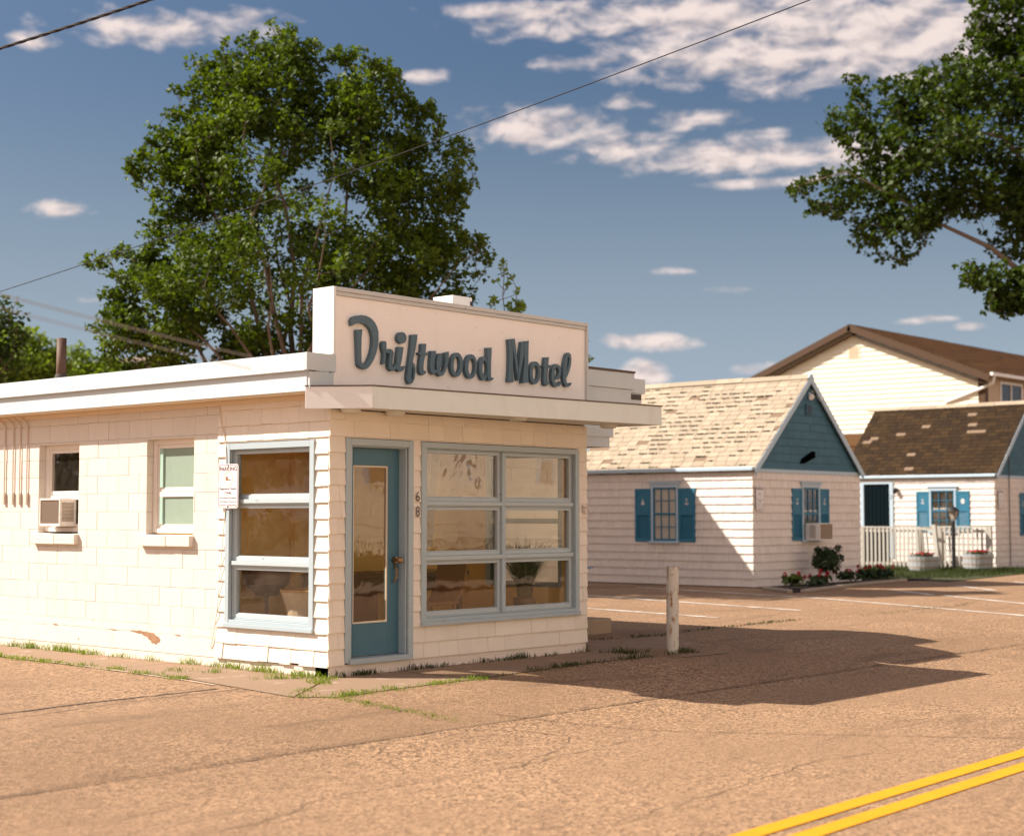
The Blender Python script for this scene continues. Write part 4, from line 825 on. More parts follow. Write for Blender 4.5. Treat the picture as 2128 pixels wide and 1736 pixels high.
def cot_window(parent, fr, a0, a1, z0, z1, shut=.44, decor=('sail', 'anchor'), curtain='lace', casing=.05, mid=None):
    f = MB(); c = casing
    f.fbox(fr, a0-c, a0, z0-.02, z1, .0, .05); f.fbox(fr, a1, a1+c, z0-.02, z1, 0, .05); f.fbox(fr, a0-c-.03, a1+c+.03, z1, z1+.10, 0, .055); f.fbox(fr, a0-c-.07, a1+c+.07, z1+.10, z1+.135, 0, .085); f.fbox(fr, a0-c-.05, a1+c+.05, z0-.07, z0-.02, 0, .09)
    wf = f.build('window', M['cottrim'], parent)
    f = MB(); t = .025; zm = (z0+z1)/2
    for q in ((a0, a0+.035, z0-.02, z1), (a1-.035, a1, z0-.02, z1), (a0+.035, a1-.035, z1-.04, z1), (a0+.035, a1-.035, zm-.03, zm+.02), (a0+.035, a1-.035, z0-.02, z0+.03)): f.fbox(fr, *q, .0, .034)
    W = a1-a0
    for i in (1, 2): f.fbox(fr, a0+W*i/3-.009, a0+W*i/3+.009, z0+.03, zm-.03, .0, .030); f.fbox(fr, a0+W*i/3-.009, a0+W*i/3+.009, zm+.02, z1-.04, .0, .030)
    for zz in ((z0+zm)/2, (zm+z1)/2): f.fbox(fr, a0+.035, a1-.035, zz-.009, zz+.009, .001, .029)
    f.build('sash', M['shutter'], wf)
    f = MB(); f.fbox(fr, a0+.03, a1-.03, z0, z1-.02, .012, .014); f.build('pane', M['glass'], wf)
    f = MB(); f.fbox(fr, a0+.02, a1-.02, z0, z1, -.001, .004)
    f.build('curtain_or_dark_sheet', M['lace'] if curtain == 'lace' else M['darkroom'], wf)  # where no lace hangs, a near-black sheet paints the unlit room
    if curtain == 'dark':
        f = MB(); f.fbox(fr, a0+.035, a1-.035, zm+.03, zm+.075, .004, .009); f.build('cafe_valance', M['lace'], wf)
    for side, (s0, s1) in (('l', (a0-c-.01-shut, a0-c-.01)), ('r', (a1+c+.01, a1+c+.01+shut))):
        f = MB(); H = z1-z0+.02; z00 = z0-.04; zmid = z00+H*.50
        for q in ((s0, s0+.06, z00, z00+H), (s1-.06, s1, z00, z00+H), (s0+.06, s1-.06, z00, z00+.07), (s0+.06, s1-.06, zmid, zmid+.07), (s0+.06, s1-.06, z00+H-.07, z00+H)): f.fbox(fr, *q, .005, .045)
        f.fbox(fr, s0+.06, s1-.06, zmid+.07, z00+H-.07, .006, .036)
        n = 15
        for k in range(n):
            zz = z00+.07+(zmid-z00-.07)*k/n; dz = (zmid-z00-.07)/n
            f.hexa([fr(s0+.06, zz, .034), fr(s1-.06, zz, .034), fr(s1-.06, zz, .028), fr(s0+.06, zz, .028), fr(s0+.06, zz+dz*.9, .012), fr(s1-.06, zz+dz*.9, .012), fr(s1-.06, zz+dz*.9, .006), fr(s0+.06, zz+dz*.9, .006)])
        sh = f.build('shutter', M['shutter'], parent)
        d = decor[0] if side == 'l' else decor[1]; cx, cz = (s0+s1)/2, (zmid+.07+z00+H-.07)/2; f = MB(); e = .075
        if d == 'sail':
            f.add([fr(cx-e*.1, cz-e*.9, .038), fr(cx+e*.7, cz-e*.9, .038), fr(cx+e*.1, cz+e*1.2, .038)], [(0, 1, 2)]); f.add([fr(cx-e*.7, cz-e*.8, .038), fr(cx-e*.15, cz-e*.8, .038), fr(cx-e*.1, cz+e*.8, .038)], [(0, 1, 2)])
        elif d == 'shell':
            f.add([fr(cx+e*.8*math.cos(w), cz+e*1.1*math.sin(w), .038) for w in np.linspace(0, 6.2, 14)], [tuple(range(14))])
        else:
            f.fbox(fr, cx-.006, cx+.006, cz-e, cz+e, .036, .039); f.fbox(fr, cx-e*.4, cx+e*.4, cz+e*.6, cz+e*.75, .0362, .0392)
            f.add([fr(cx+R*math.cos(w), cz-e*.2+R*math.sin(w), .0388) for R in (e*.75, e*.55) for w in np.linspace(3.3, 6.1, 9)], [(i, i+1, i+10, i+9) for i in range(8)])
        f.build('shutter_cutout', M['lace'] if d != 'anchor' else M['cotwall'], sh)
    return wf
class Moss:
    def __init__(s, fn): s.fn = fn; s.mb = MB()
    def __call__(s, *a): return s.fn(*a)
def cottage(name, U, V, W, L, ze, zr, label, roofm, seed, mossfn=None, holefn=None, opens_side=[], opens_gable=[], course=.183, z0=.02):
    t = thing(name, (U+W/2, V+L/2, 0), label, 'cottage', 'shingled motel cottages')
    SF = lambda a, z, o: (U-o, a, z); GF = lambda a, z, o: (a, V-o, z)
    f = MB(); f.box(U+.003, U+W-.003, V+.003, V+L, -.1, ze+.06); f.prism([(U+.003, V+.004, ze+.06), (U+W-.003, V+.004, ze+.06), (U+W/2, V+.004, zr-.06)], (0, L-.01, 0)); f.build('house_body', M['backing'], t)
    f = MB(); shingle_wall(f, SF, V-.018, V+L, z0, ze-.02, opens_side, course, (.12, .24), thick=.026, seed=seed, gap=.006); f.build('side_wall', M['cotwall'], t)
    f = MB(); shingle_wall(f, GF, U-.006, U+W, z0, ze-.05, opens_gable, course, (.12, .24), thick=.026, seed=seed+1, gap=.006); f.build('gable_wall', M['cotwall'], t)
    f = MB(); sl = (zr-ze)/(W/2); shingle_wall(f, GF, U, U+W, ze+.02, zr-.05, [], course, (.2, .4), thick=.016, seed=seed+2, clip=lambda z: (U+.0+(z-ze)/sl, U+W-(z-ze)/sl)); f.build('gable_siding', M['gable'], t)
    f = MB(); f.fbox(GF, U-.04, U+W+.04, ze-.06, ze+.02, .0, .035); f.build('gable_band', M['cottrim'], t)
    ang = math.atan2(zr-ze, W/2); ov = .10; oe = .12; th = .05
    for s in (-1, 1):
        xe = U if s < 0 else U+W; dv = Vector((-s*math.cos(ang), 0, math.sin(ang))); du = Vector((0, 1, 0)); nr = Vector((s*math.sin(ang), 0, math.cos(ang)))
        P0 = Vector((xe, V-ov, ze+.06))-dv*oe; lv = math.hypot(W/2, zr-ze)+oe; lu = L+ov*2
        f = MB(); q = lambda u, v, n: P0+du*u+dv*v+nr*n
        f.hexa([q(0, 0, -th), q(lu, 0, -th), q(lu, lv, -th), q(0, lv, -th), q(0, 0, -.003), q(lu, 0, -.003), q(lu, lv, -.003), q(0, lv, -.003)]); rp = f.build('roof', M['roofdeck'], t)
        f = MB(); mo = Moss(mossfn) if (mossfn and s < 0) else None
        roof_shingles(f, P0, du, dv, nr, lu, lv-.01, .165, (.28, .33), seed+5+s, holes=holefn if s < 0 else None, moss=mo); f.build('roof_shingles', roofm, rp)
        if mo and mo.mb.v: mo.mb.build('moss', M['moss'], rp)['kind'] = 'stuff'
        # rake board on the gable
        f = MB(); a = Vector((xe, V-ov-.012, ze+.06))-dv*oe-nr*.004; a.y -= .004*(s > 0); b = a+dv*(lv+(.055 if s < 0 else .05))
        f.hexa([a-nr*.13, b-nr*.13, b-nr*.13+Vector((0, .03, 0)), a-nr*.13+Vector((0, .03, 0)), a, b, b+Vector((0, .03, 0)), a+Vector((0, .03, 0))]); f.build('rake_board', M['cottrim'], t)
    f = MB(); f.fbox(SF, V-ov+.03, V+L, ze-.06, ze+.06, .0, .03); f.fbox(SF, V-ov+.02, V+L, ze-.03, ze+.05, .031, .13); f.build('gutter', M['cottrim'], t, bevel=.012)
    f = MB(); yy = V-ov; rd = random.Random(seed); 
    while yy < V+L:
        l = rd.uniform(.5, 1.7)
        for s in (-1, 1):
            dv = Vector((-s*math.cos(ang), 0, math.sin(ang))); nr = Vector((s*math.sin(ang), 0, math.cos(ang))); top = Vector((U+W/2, yy, zr+.06+.012+rd.uniform(0, .02)))
            p = top+nr*.012; e = Vector((0, l-.01, 0)); g = -dv*.17
            f.hexa([p, p+e, p+e+g, p+g, p+nr*.012, p+e+nr*.012, p+e+g+nr*.012, p+g+nr*.012])
        yy += l
    f.build('ridge_cap', M['rooflight'], t)
    return t, SF, GF
def mossA(c, s, rd):
    y = c; d = .9 if 1.0 < s < 2.5 and y > .3 else .45
    return rd.random() < (.85 if (.5 < s < 2.9 and .5 < y < 3.6 and math.sin(y*3.7+s*2.9)+math.sin(y*1.3-s*5.1) > -.7) else .2)
def win_hole(a0, a1, z0, z1, sh): return (a0-.05-sh, a1+.05+sh, z0-.03, z1-.03)
c1, S1, G1 = cottage('cottage', 19.15, 7.40, 4.77, 5.0, 2.62, 4.80, 'white shingled cottage with pale mossy roof and blue gable above flower bed', M['rooflight'], 31, mossA, lambda c, r, rd: rd.random() < .022, [win_hole(9.44, 10.10, 1.03, 2.24, .46)], [win_hole(21.24, 21.92, 1.06, 2.24, .42)])
cot_window(c1, S1, 9.44, 10.10, 1.03, 2.24, .46, ('anchor', 'sail'), 'lace')
wf = cot_window(c1, G1, 21.24, 21.92, 1.06, 2.24, .42, ('anchor', 'anchor'), 'dark')
for o in (c1,):
    f = MB(); f.fbox(G1, 21.40, 21.65, 3.92, 4.19, .01, .05); v_ = f.build('gable_vent', M['gable'], c1)
    f = MB()
    for k in range(4): f.fbox(G1, 21.43, 21.62, 3.95+k*.055, 3.985+k*.055, .05, .056)
    f.build('vent_slat', M['black'], v_)
    for x, z, dx in ((21.58, 4.36, -.10), (21.98, 4.34, .12)):
        f = MB(); p = Vector((x, 7.36, z+.04)); d = Vector((dx*.6, -.12, -.10)).normalized(); f.tube([p-d*.10, p-d*.04, p+d*.02, p+d*.09, p+d*.10], [.03, .045, .055, .075, .07], 14); f.tube([p-d*.10, Vector((21.72, 7.38, 4.5))], .015, 6); f.build('flood_lamp', M['signend'], c1)
    f = MB(); f.add([G1(a, z, .045) for a, z in ((21.13, 2.80), (21.20, 2.90), (21.66, 3.09), (21.80, 3.08), (21.77, 3.01), (21.82, 2.96), (21.62, 2.90), (21.3, 2.80))], [tuple(range(8))]); f.prism([G1(a, z, .044) for a, z in ((21.13, 2.80), (21.20, 2.90), (21.66, 3.09), (21.80, 3.08), (21.77, 3.01), (21.82, 2.96), (21.62, 2.90), (21.3, 2.80))], (0, .03, 0)); M['hole'] = paint('black hole', (.0015, .0015, .0015), 1.0, .1, 4, gstr=0, spec=0); f.build('torn_siding', M['hole'], c1)
ac_unit('air_conditioner', G1, 21.33, 21.93, 1.02, 1.42, .02, .40, 'boxy white air conditioner between blue shutters over the flower bed', True)
parking_sign(G1, 19.20, 19.52, 1.71, 2.25, .06, 1, 'faded parking sign at the corner of the cottage with the flower bed', False)
c2, S2, G2 = cottage('cottage', 33.42, 8.25, 4.77, 5.0, 2.76, 5.0, 'white shingled cottage with dark brown roof behind the white porch railing', M['roofdark'], 61, None, lambda c, r, rd: rd.random() < .025, opens_side=[(11.62, 12.52, .1, 2.62), win_hole(9.50, 10.25, 1.15, 2.34, .42)], opens_gable=[win_hole(35.58, 36.28, 1.03, 2.30, .42)])
cot_window(c2, S2, 9.50, 10.25, 1.15, 2.34, .42, ('shell', 'anchor'), 'dark')
f = MB(); f.fbox(S2, 11.50, 11.62, .3, 2.62, 0, .05); f.fbox(S2, 12.50, 12.62, .3, 2.62, 0, .05); f.fbox(S2, 11.62, 12.50, 2.56, 2.62, 0, .05); f.build('door_frame', M['cottrim'], c2)
f = MB(); f.fbox(S2, 11.64, 12.48, .2, 2.56, -.002, .012)
for k in range(6): a = 11.68+k*.135; f.fbox(S2, a, a+.11, .25, 2.50, .012, .022)
M['screendoor'] = paint('shade blackened screen door', (.003, .008, .011), .8, .2, 8, spec=.05); f.build('door', M['screendoor'], c2)  # near-black colour stands in for the shade of a recessed doorway
f = MB(); f.fbox(S2, 11.33, 11.45, 2.36, 2.42, .0, .06); f.tube([S2(11.39, 2.42, .08), S2(11.39, 2.36, .12), S2(11.39, 2.25, .13)], [.05, .07, .03], 10); f.build('wall_lamp', M['black'], c2)
f = MB(); text_into(f, '2', S2, 11.56, 2.10, .12, .08, .052, -1); f.build('door_number', M['number'], c2)
cot_window(c2, G2, 35.58, 36.28, 1.03, 2.30, .42, ('anchor', 'anchor'), 'dark')
parking_sign(G2, 33.55, 33.93, 1.79, 2.35, .06, 1, 'faded parking sign at the corner of the brown roofed cottage', False)
f = MB(); f.tube([(34.31, 8.19, 4.4), (34.31, 8.19, 3.0), (34.31, 8.19, .1)], .014, 6); tag(f.build('wall_cable', M['black']), 'black cable running straight down the gable of the brown roofed cottage', 'cable')
# unseen block added behind the office to cast shade on the first cottage
bk = thing('shade_block', (14.8, 13.5, 0), 'tall narrow unseen block added behind the motel office to cast shade', 'building')
f = MB(); f.box(14.0, 16.5, 12.5, 15.2, 0, 6.0); f.build('wall', M['farwhite'], bk)
f = MB(); f.box(13.95, 16.6, 12.4, 15.25, 6.001, 6.12); f.build('roof', M['roofing'], bk)

# ------------------------------------------------------------------ porch railing, lamp, planters, bed
FX = 32.2
def picket_rail(y0, y1, ztop, zbot, label, lean=0.0):
    t = thing('porch_railing', (FX, (y0+y1)/2, .02), label, 'railing', 'white porch railings')
    f = MB(); f.box(FX-.045, FX+.045, y0, y1, ztop-.045, ztop); f.build('top_rail', M['fencedim'], t)
    for za, zb in ((ztop-.16, ztop-.09), (zbot+.10, zbot+.18)): f = MB(); f.box(FX-.02, FX+.02, y0+.05, y1-.05, za, zb); f.build('stringer', M['fencedim'], t)
    n = int((y1-y0)/.135)
    for k in range(n):
        y = y0+.09+(y1-y0-.15)*k/(n-1); f = MB(); f.box(FX-.045, FX-.022, y-.03, y+.03, zbot+.01, ztop-.05); f.build('picket', M['fencedim'], t)
    for y in (y0, y1): f = MB(); f.box(FX-.05, FX+.05, y-.05, y+.05, 0, ztop+.0); f.build('post', M['fencedim'], t)
    return t
picket_rail(10.03, 11.92, 1.27, .02, 'long white picket railing left of the gate post')
picket_rail(7.85, 9.42, 1.29, .10, 'white picket railing behind the black lamp post')
t = thing('gate', (31.9, 9.72, .02), 'leaning white gate section between the two porch railings', 'gate')
for i, (ya, yb) in enumerate(((9.95, 9.85), (9.82, 9.70), (9.70, 9.55))): f = MB(); f.tube([(31.95, ya, 1.18), (31.85, yb, .05)], .03, 4); f.build('picket', M['fencedim'], t)
f = MB(); f.hexa([(31.9, 9.50, 1.14), (31.95, 9.50, 1.14), (31.95, 10.0, 1.20), (31.9, 10.0, 1.20), (31.9, 9.50, 1.2), (31.95, 9.50, 1.2), (31.95, 10.0, 1.26), (31.9, 10.0, 1.26)]); f.build('gate_rail', M['fencedim'], t)
f = MB(); f.hexa([(31.7, 9.16, -.05), (31.82, 9.16, -.05), (31.82, 9.28, -.05), (31.7, 9.28, -.05), (31.78, 9.33, 1.33), (31.9, 9.33, 1.33), (31.9, 9.45, 1.33), (31.78, 9.45, 1.33)]); f.build('gate_post', M['fencedim'], t)
f = MB(); f.box(32.3, 33.3, 9.6, 12.0, .05, .18); tag(f.build('porch_deck', M['timber']), 'low timber porch deck behind the white railings', 'deck')
f = MB(); f.box(32.55, 32.75, 9.45, 10.3, 1.20, 1.26); f.box(32.55, 32.75, 9.5, 9.56, .2, 1.2); f.box(32.55, 32.75, 10.2, 10.26, .2, 1.2); tag(f.build('porch_shelf', M['timber']), 'brown plank shelf showing over the railing by the dark door', 'shelf')
t = thing('lamp_post', (31.6, 8.68, 0), 'black lantern lamp post in front of the white railing', 'lamp post')
f = MB(); f.tube([(31.6, 8.68, 0), (31.6, 8.68, 1.44)], .056, 12); f.lathe(31.6, 8.68, [(.07, 1.40), (.06, 1.43), (.045, 1.45)], 12); f.build('post', M['black'], t)
f = MB()
for k in range(4):
    w0, w1 = math.pi/4+k*math.pi/2, math.pi/4+(k+1)*math.pi/2
    f.add([(31.6+.075*math.cos(w0), 8.68+.075*math.sin(w0), 1.47), (31.6+.075*math.cos(w1), 8.68+.075*math.sin(w1), 1.47), (31.6+.16*math.cos(w1), 8.68+.16*math.sin(w1), 1.72), (31.6+.16*math.cos(w0), 8.68+.16*math.sin(w0), 1.72)], [(0, 1, 2, 3)])
f.build('lantern_glass', M['lampglass'], t)
f = MB(); f.lathe(31.6, 8.68, [(.19, 1.722), (.17, 1.75), (.10, 1.82), (.03, 1.85), (.025, 1.90), (.005, 1.92)], 4*4)
for k in range(4): w0 = math.pi/4+k*math.pi/2; f.tube([(31.6+.078*math.cos(w0), 8.68+.078*math.sin(w0), 1.45), (31.6+.165*math.cos(w0), 8.68+.165*math.sin(w0), 1.722)], .012, 5)
f.build('lantern_cage', M['black'], t)
def leafcloud(n, centre, rad, size, seed, squash=(1, 1, 1), shell=.5):
    r = np.random.default_rng(seed); d = r.normal(size=(n, 3)); d /= np.linalg.norm(d, axis=1)[:, None]
    R = rad*(shell+(1-shell)*r.random(n))[:, None]; return np.array(centre)+d*R*np.array(squash)
TV = np.array([(0, 0, 0), (.26, .12, .05), (.50, .38, .12), (.24, .52, .06), (0, 1.0, -.06), (-.24, .52, .06), (-.50, .38, .12), (-.26, .12, .05)])
TF = [(0, 1, 2, 3, 4), (0, 4, 5, 6, 7)]
def leaf_mesh(name, P, size, m, parent=None, seed=1, up=.35, var=.35, droop=.3):
    r = np.random.default_rng(seed); n = len(P); off = np.array(wloc(parent)) if parent is not None else np.zeros(3)
    nrm = r.normal(size=(n, 3)); nrm[:, 2] = np.abs(nrm[:, 2])+up; nrm /= np.linalg.norm(nrm, axis=1)[:, None]
    t = r.normal(size=(n, 3)); t[:, 2] -= droop; t -= nrm*(t*nrm).sum(1)[:, None]; t /= np.linalg.norm(t, axis=1)[:, None]; b = np.cross(nrm, t)
    s = size*(1+var*(r.random(n)*2-1))
    T = TV-np.array((0, .5, 0))
    V = P[:, None, :]+s[:, None, None]*(T[None, :, 0:1]*b[:, None, :]+T[None, :, 1:2]*t[:, None, :]+T[None, :, 2:3]*nrm[:, None, :])-off
    k = len(TV); me = bpy.data.meshes.new(name); me.vertices.add(n*k); me.vertices.foreach_set('co', V.reshape(-1).astype(np.float32))
    loops = (np.arange(n)[:, None]*k+np.array([i for f in TF for i in f])[None, :]).reshape(-1); me.loops.add(len(loops)); me.loops.foreach_set('vertex_index', loops.astype(np.int32))
    me.polygons.add(n*2); me.polygons.foreach_set('loop_start', (np.arange(n*2)*5).astype(np.int32)); me.polygons.foreach_set('loop_total', np.full(n*2, 5, np.int32))
    me.update(calc_edges=True); me.validate(); me.materials.append(m)
    o = bpy.data.objects.new(name, me); COL.objects.link(o)
    if parent is not None: o.parent = parent
    return o
def planter(x, y, r, h, lab, lab2, z=.0, seed=1):
    t = thing('half_barrel_planter', (x, y, z), lab, 'planter', 'half barrel planters')
    f = MB(); n = 22
    for k in range(n):
        w0, w1 = 6.2832*k/n+.012, 6.2832*(k+1)/n-.012; r0, r1 = r*.86, r
        f.hexa([(x+r0*math.cos(w0), y+r0*math.sin(w0), z), (x+r0*math.cos(w1), y+r0*math.sin(w1), z), (x+(r0-.03)*math.cos(w1), y+(r0-.03)*math.sin(w1), z), (x+(r0-.03)*math.cos(w0), y+(r0-.03)*math.sin(w0), z),
                (x+r1*math.cos(w0), y+r1*math.sin(w0), z+h), (x+r1*math.cos(w1), y+r1*math.sin(w1), z+h), (x+(r1-.03)*math.cos(w1), y+(r1-.03)*math.sin(w1), z+h), (x+(r1-.03)*math.cos(w0), y+(r1-.03)*math.sin(w0), z+h)])
    f.build('stave_wall', M['barrel'], t)
    for hz in (.25, .68):
        rr = r*(.86+.14*hz)+.006; f = MB(); f.lathe(x, y, [(rr, z+h*hz), (rr+.001, z+h*hz+.04), (rr-.01, z+h*hz+.041), (rr-.01, z+h*hz-.001)], 22); f.build('hoop', M['acgrille'], t)
    f = MB(); f.lathe(x, y, [(r*.9, z+h-.06), (r*.9, z+h-.05)], 20); f.build('soil', M['soil'], t)
    g = thing('geraniums', (x, y, z+h), lab2, 'flowers', 'red geraniums')
    P = leafcloud(260, (x, y, z+h+.02), r*.95, .05, seed, (1, 1, .22), .1); leaf_mesh('foliage', P, .07, M['shrubleaf'], g, seed)
    P = leafcloud(170, (x, y, z+h+.08), r*.95, .05, seed+1, (1, 1, .12), .1); leaf_mesh('blossoms', P, .05, M['blossom'], g, seed+1)
planter(31.2, 9.42, .46, .43, 'blue white half barrel planter by the leaning gate post', 'red geraniums in the blue white barrel by the gate', 0.0, 3)
planter(31.75, 8.02, .44, .40, 'banded half barrel planter right of the lamp post', 'red geraniums in the barrel right of the lamp post', .11, 9)
# flower bed
bed = MB(); bp = [(19.2, 7.3), (18.45, 6.6), (17.7, 5.6), (18.3, 5.55), (20.3, 6.0), (22.6, 6.55), (24.4, 6.7), (25.3, 6.4), (27, 7.0), (24.5, 7.35)]
bed.add([(x, y, gz(y)+.02) for x, y in bp], [tuple(range(len(bp)))]); struct(bed.build('flower_bed_soil', M['soil']))
lw = MB(); lp = [(24.3, 6.75), (25.2, 6.45), (24.9, 5.6), (26.0, 5.7), (31.2, 6.4), (40, 6.6), (40, 8.2), (33.4, 8.2), (33.38, 12.2), (24.0, 12.2), (24.0, 7.45)]
lw.add([(x, y, .012) for x, y in lp], [tuple(range(len(lp)))]); M['turf'] = paint('worn turf', (.055, .055, .018), .95, .35, 3, (1, 1, 1), 40, .6); struct(lw.build('lawn', M['turf']))
rd = random.Random(17); spots = []
for k in range(1500):
    x = rd.uniform(24.4, 36.5); y = rd.uniform(5.9, 8.1) if x > 31.6 else rd.uniform(6.2, 10.5)
    if x < 27 and y < 6.7: continue
    spots.append((x, y, .012, rd.uniform(.5, 1.3)))
spots += [(rd.uniform(30.5, 33.2), rd.uniform(7.2, 11.5), .012, rd.uniform(.9, 1.8)) for k in range(260)]
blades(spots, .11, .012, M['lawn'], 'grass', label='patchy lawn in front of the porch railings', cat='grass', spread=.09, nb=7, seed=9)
def kerb(p, q, label, seed):
    f = MB(); rd = random.Random(seed); d = Vector((q[0]-p[0], q[1]-p[1], 0)); n = Vector((-d.y, d.x, 0)).normalized()*.13; a, b = Vector((*p, 0)), Vector((*q, 0)); h = .075
    f.hexa([a, b, b+n, a+n, a+Vector((0, 0, h)), b+Vector((0, 0, h*1.05)), b+n+Vector((0, 0, h)), a+n+Vector((0, 0, h))])
    tag(f.build('bed_edging', M['timber'], None, bevel=.02), label, 'edging', 'timber edging of the flower bed')
kerb((18.6, 6.85), (17.65, 5.62), 'short weathered edging timber at the cottage corner', 1); kerb((17.95, 5.35), (21.5, 6.10), 'long pale edging timber in front of the red flowers', 2); kerb((21.6, 6.16), (24.5, 6.45), 'edging timber at the far end of the flower bed', 3)
sb = thing('round_shrub', (21.25, 6.78, 0), 'dark ball shaped shrub under the air conditioner', 'shrub')
f = MB(); f.tube([(21.25, 6.78, 0), (21.24, 6.78, .25), (21.26, 6.77, .45)], [.03, .025, .015], 7); f.build('stem', M['bark'], sb)
P = np.vstack([leafcloud(1500, (21.25, 6.78, .58), .36, .05, 5, (.98, .98, .92), .62)]+[leafcloud(60, (21.25+.30*math.cos(a), 6.78+.30*math.sin(a), .58+z), .10, .05, 50+i) for i, (a, z) in enumerate([(0, .1), (1.2, .22), (2.6, -.05), (3.6, .15), (4.4, -.2), (5.2, .05), (4.7, .27)])]); leaf_mesh('foliage', P, .055, M['shrubleaf'], sb, 5)
FL = [(18.9, 6.25, .42, 'broad leaved red flowering plant at the cottage corner end of the bed'), (19.6, 6.1, .34, 'low red flower plant behind the long edging timber, left of the shrub'), (20.4, 6.4, .36, 'red flower plant just left of the ball shrub'), (21.6, 6.45, .42, 'tall red bloom directly before the ball shrub'), (22.8, 6.75, .40, 'red flower cluster right of the ball shrub'), (23.7, 6.9, .42, 'red flower plant near the railing end of the bed'), (24.6, 7.1, .36, 'leafy flower plant closest to the railing')]
for i, (x, y, h, lab) in enumerate(FL):
    g = thing('flower_plant', (x, y, .02), lab, 'flowers', 'red flowers in the bed')
    P = np.vstack([leafcloud(120, (x, y, h*.5), h*.62, .05, 100+i, (1.3, 1.0, .55), .1)]); leaf_mesh('foliage', P, .12, M['leaf'] if i == 0 else M['shrubleaf'], g, 100+i, up=.8)
    r_ = random.Random(300+i); P = np.array([(x+r_.uniform(-.28, .28), y+r_.uniform(-.2, .2), h*r_.uniform(.65, 1.05)) for k in range(3)]); P = np.vstack([leafcloud(18, p, .05, .03, 400+i*9+k) for k, p in enumerate(P)]); leaf_mesh('blossoms', P, .055, M['blossom'], g, 200+i)
# bollard, lawn chair
t = thing('bollard', (4.60, -.85, 0), 'rust streaked cream pipe bollard beside the office corner', 'bollard')
f = MB(); f.tube([(4.60, -.85, -.05), (4.60, -.85, .5), (4.604, -.852, 1.0)], .0715, 28, True); f.build('pipe_body', M['bollard'], t, smooth=False)
f = MB(); f.lathe(4.604, -.852, [(.066, .99), (.075, 1.003), (.066, 1.006), (.02, 1.0)], 24); f.build('rim', M['bollard'], t)
t = thing('lawn_chair', (17.16, 10.87, 0), 'folding aluminium lawn chair with blue webbing half hidden by the office', 'chair')
f = MB(); f.tube([(17.51, 10.99, .02), (17.56, 11.17, .0), (17.66, 11.47, 0), (17.58, 11.57, .02), (17.31, 11.02, .55), (17.26, 10.87, .95)], .016, 8)
f.tube([(16.81, 10.47, .02), (16.88, 10.77, .0), (16.96, 11.07, .02), (16.66, 10.57, .55), (16.61, 10.42, .95)], .016, 8); f.tube([(17.26, 10.87, .95), (16.61, 10.42, .95)], .016, 8); f.tube([(17.58, 11.07, .03), (17.54, 11.05, .45), (17.48, 11.01, .72), (17.31, 10.95, .80)], .016, 8); f.build('chair_frame', M['alu'], t)
f = MB(); f.hexa([(16.66, 10.57, .40), (17.36, 11.02, .40), (17.61, 10.67, .42), (16.91, 10.22, .42), (16.66, 10.57, .415), (17.36, 11.02, .415), (17.61, 10.67, .435), (16.91, 10.22, .435)]); f.box(17.50, 17.58, 10.97, 11.07, .44, .56); f.build('webbing', M['web'], t)

# ------------------------------------------------------------------ big cream house behind
X0 = 48.0; yr, ycr, ycl = 20.95, 15.2, 26.7; ze, zr = 7.12, 9.42
bh = thing('cream_house', (60, 20.9, 0), 'large cream sided house with brown roof trim behind the cottages', 'house')
f = MB(); z = 0
HF = lambda a, z, o: (X0-o, a, z); EF = lambda a, z, o: (a, ycr-o, z)
sl = (zr-ze)/(yr-ycr)
f.box(X0+.02, 78, ycr+.02, ycl, 0, ze); f.prism([(X0+.02, ycr+.02, ze), (X0+.02, ycl, ze), (X0+.02, yr, zr-.05)], (29.9, 0, 0)); f.build('house_body', M['siding'], bh)
f = MB()
while z < zr-.05:
    lo, hi = (ycr, ycl) if z < ze-.1 else (ycr+(z+.1-ze)/sl*1.0, ycl-(z+.1-ze)/sl)
    if hi-lo > .2: f.hexa([HF(lo, z, .05), HF(hi, z, .05), HF(hi, z, 0), HF(lo, z, 0), HF(lo, z+.2, .001), HF(hi, z+.2, .001), HF(hi, z+.2, 0), HF(lo, z+.2, 0)])
    z += .2
f.build('gable_siding', M['siding'], bh)
f = MB(); z = 0
while z < ze-.1: f.hexa([EF(X0, z, .016), EF(78, z, .016), EF(78, z, 0), EF(X0, z, 0), EF(X0, z+.2, .001), EF(78, z+.2, .001), EF(78, z+.2, 0), EF(X0, z+.2, 0)]); z += .2
f.build('side_siding', M['shadesiding'], bh)
f = MB(); f.box(X0-.05, X0-.018, ycr-.02, ycr+.24, 0, ze+.0); f.box(X0-.05, X0+.22, ycr-.05, ycr-.018, 0, ze); f.build('corner_board', M['brown'], bh)
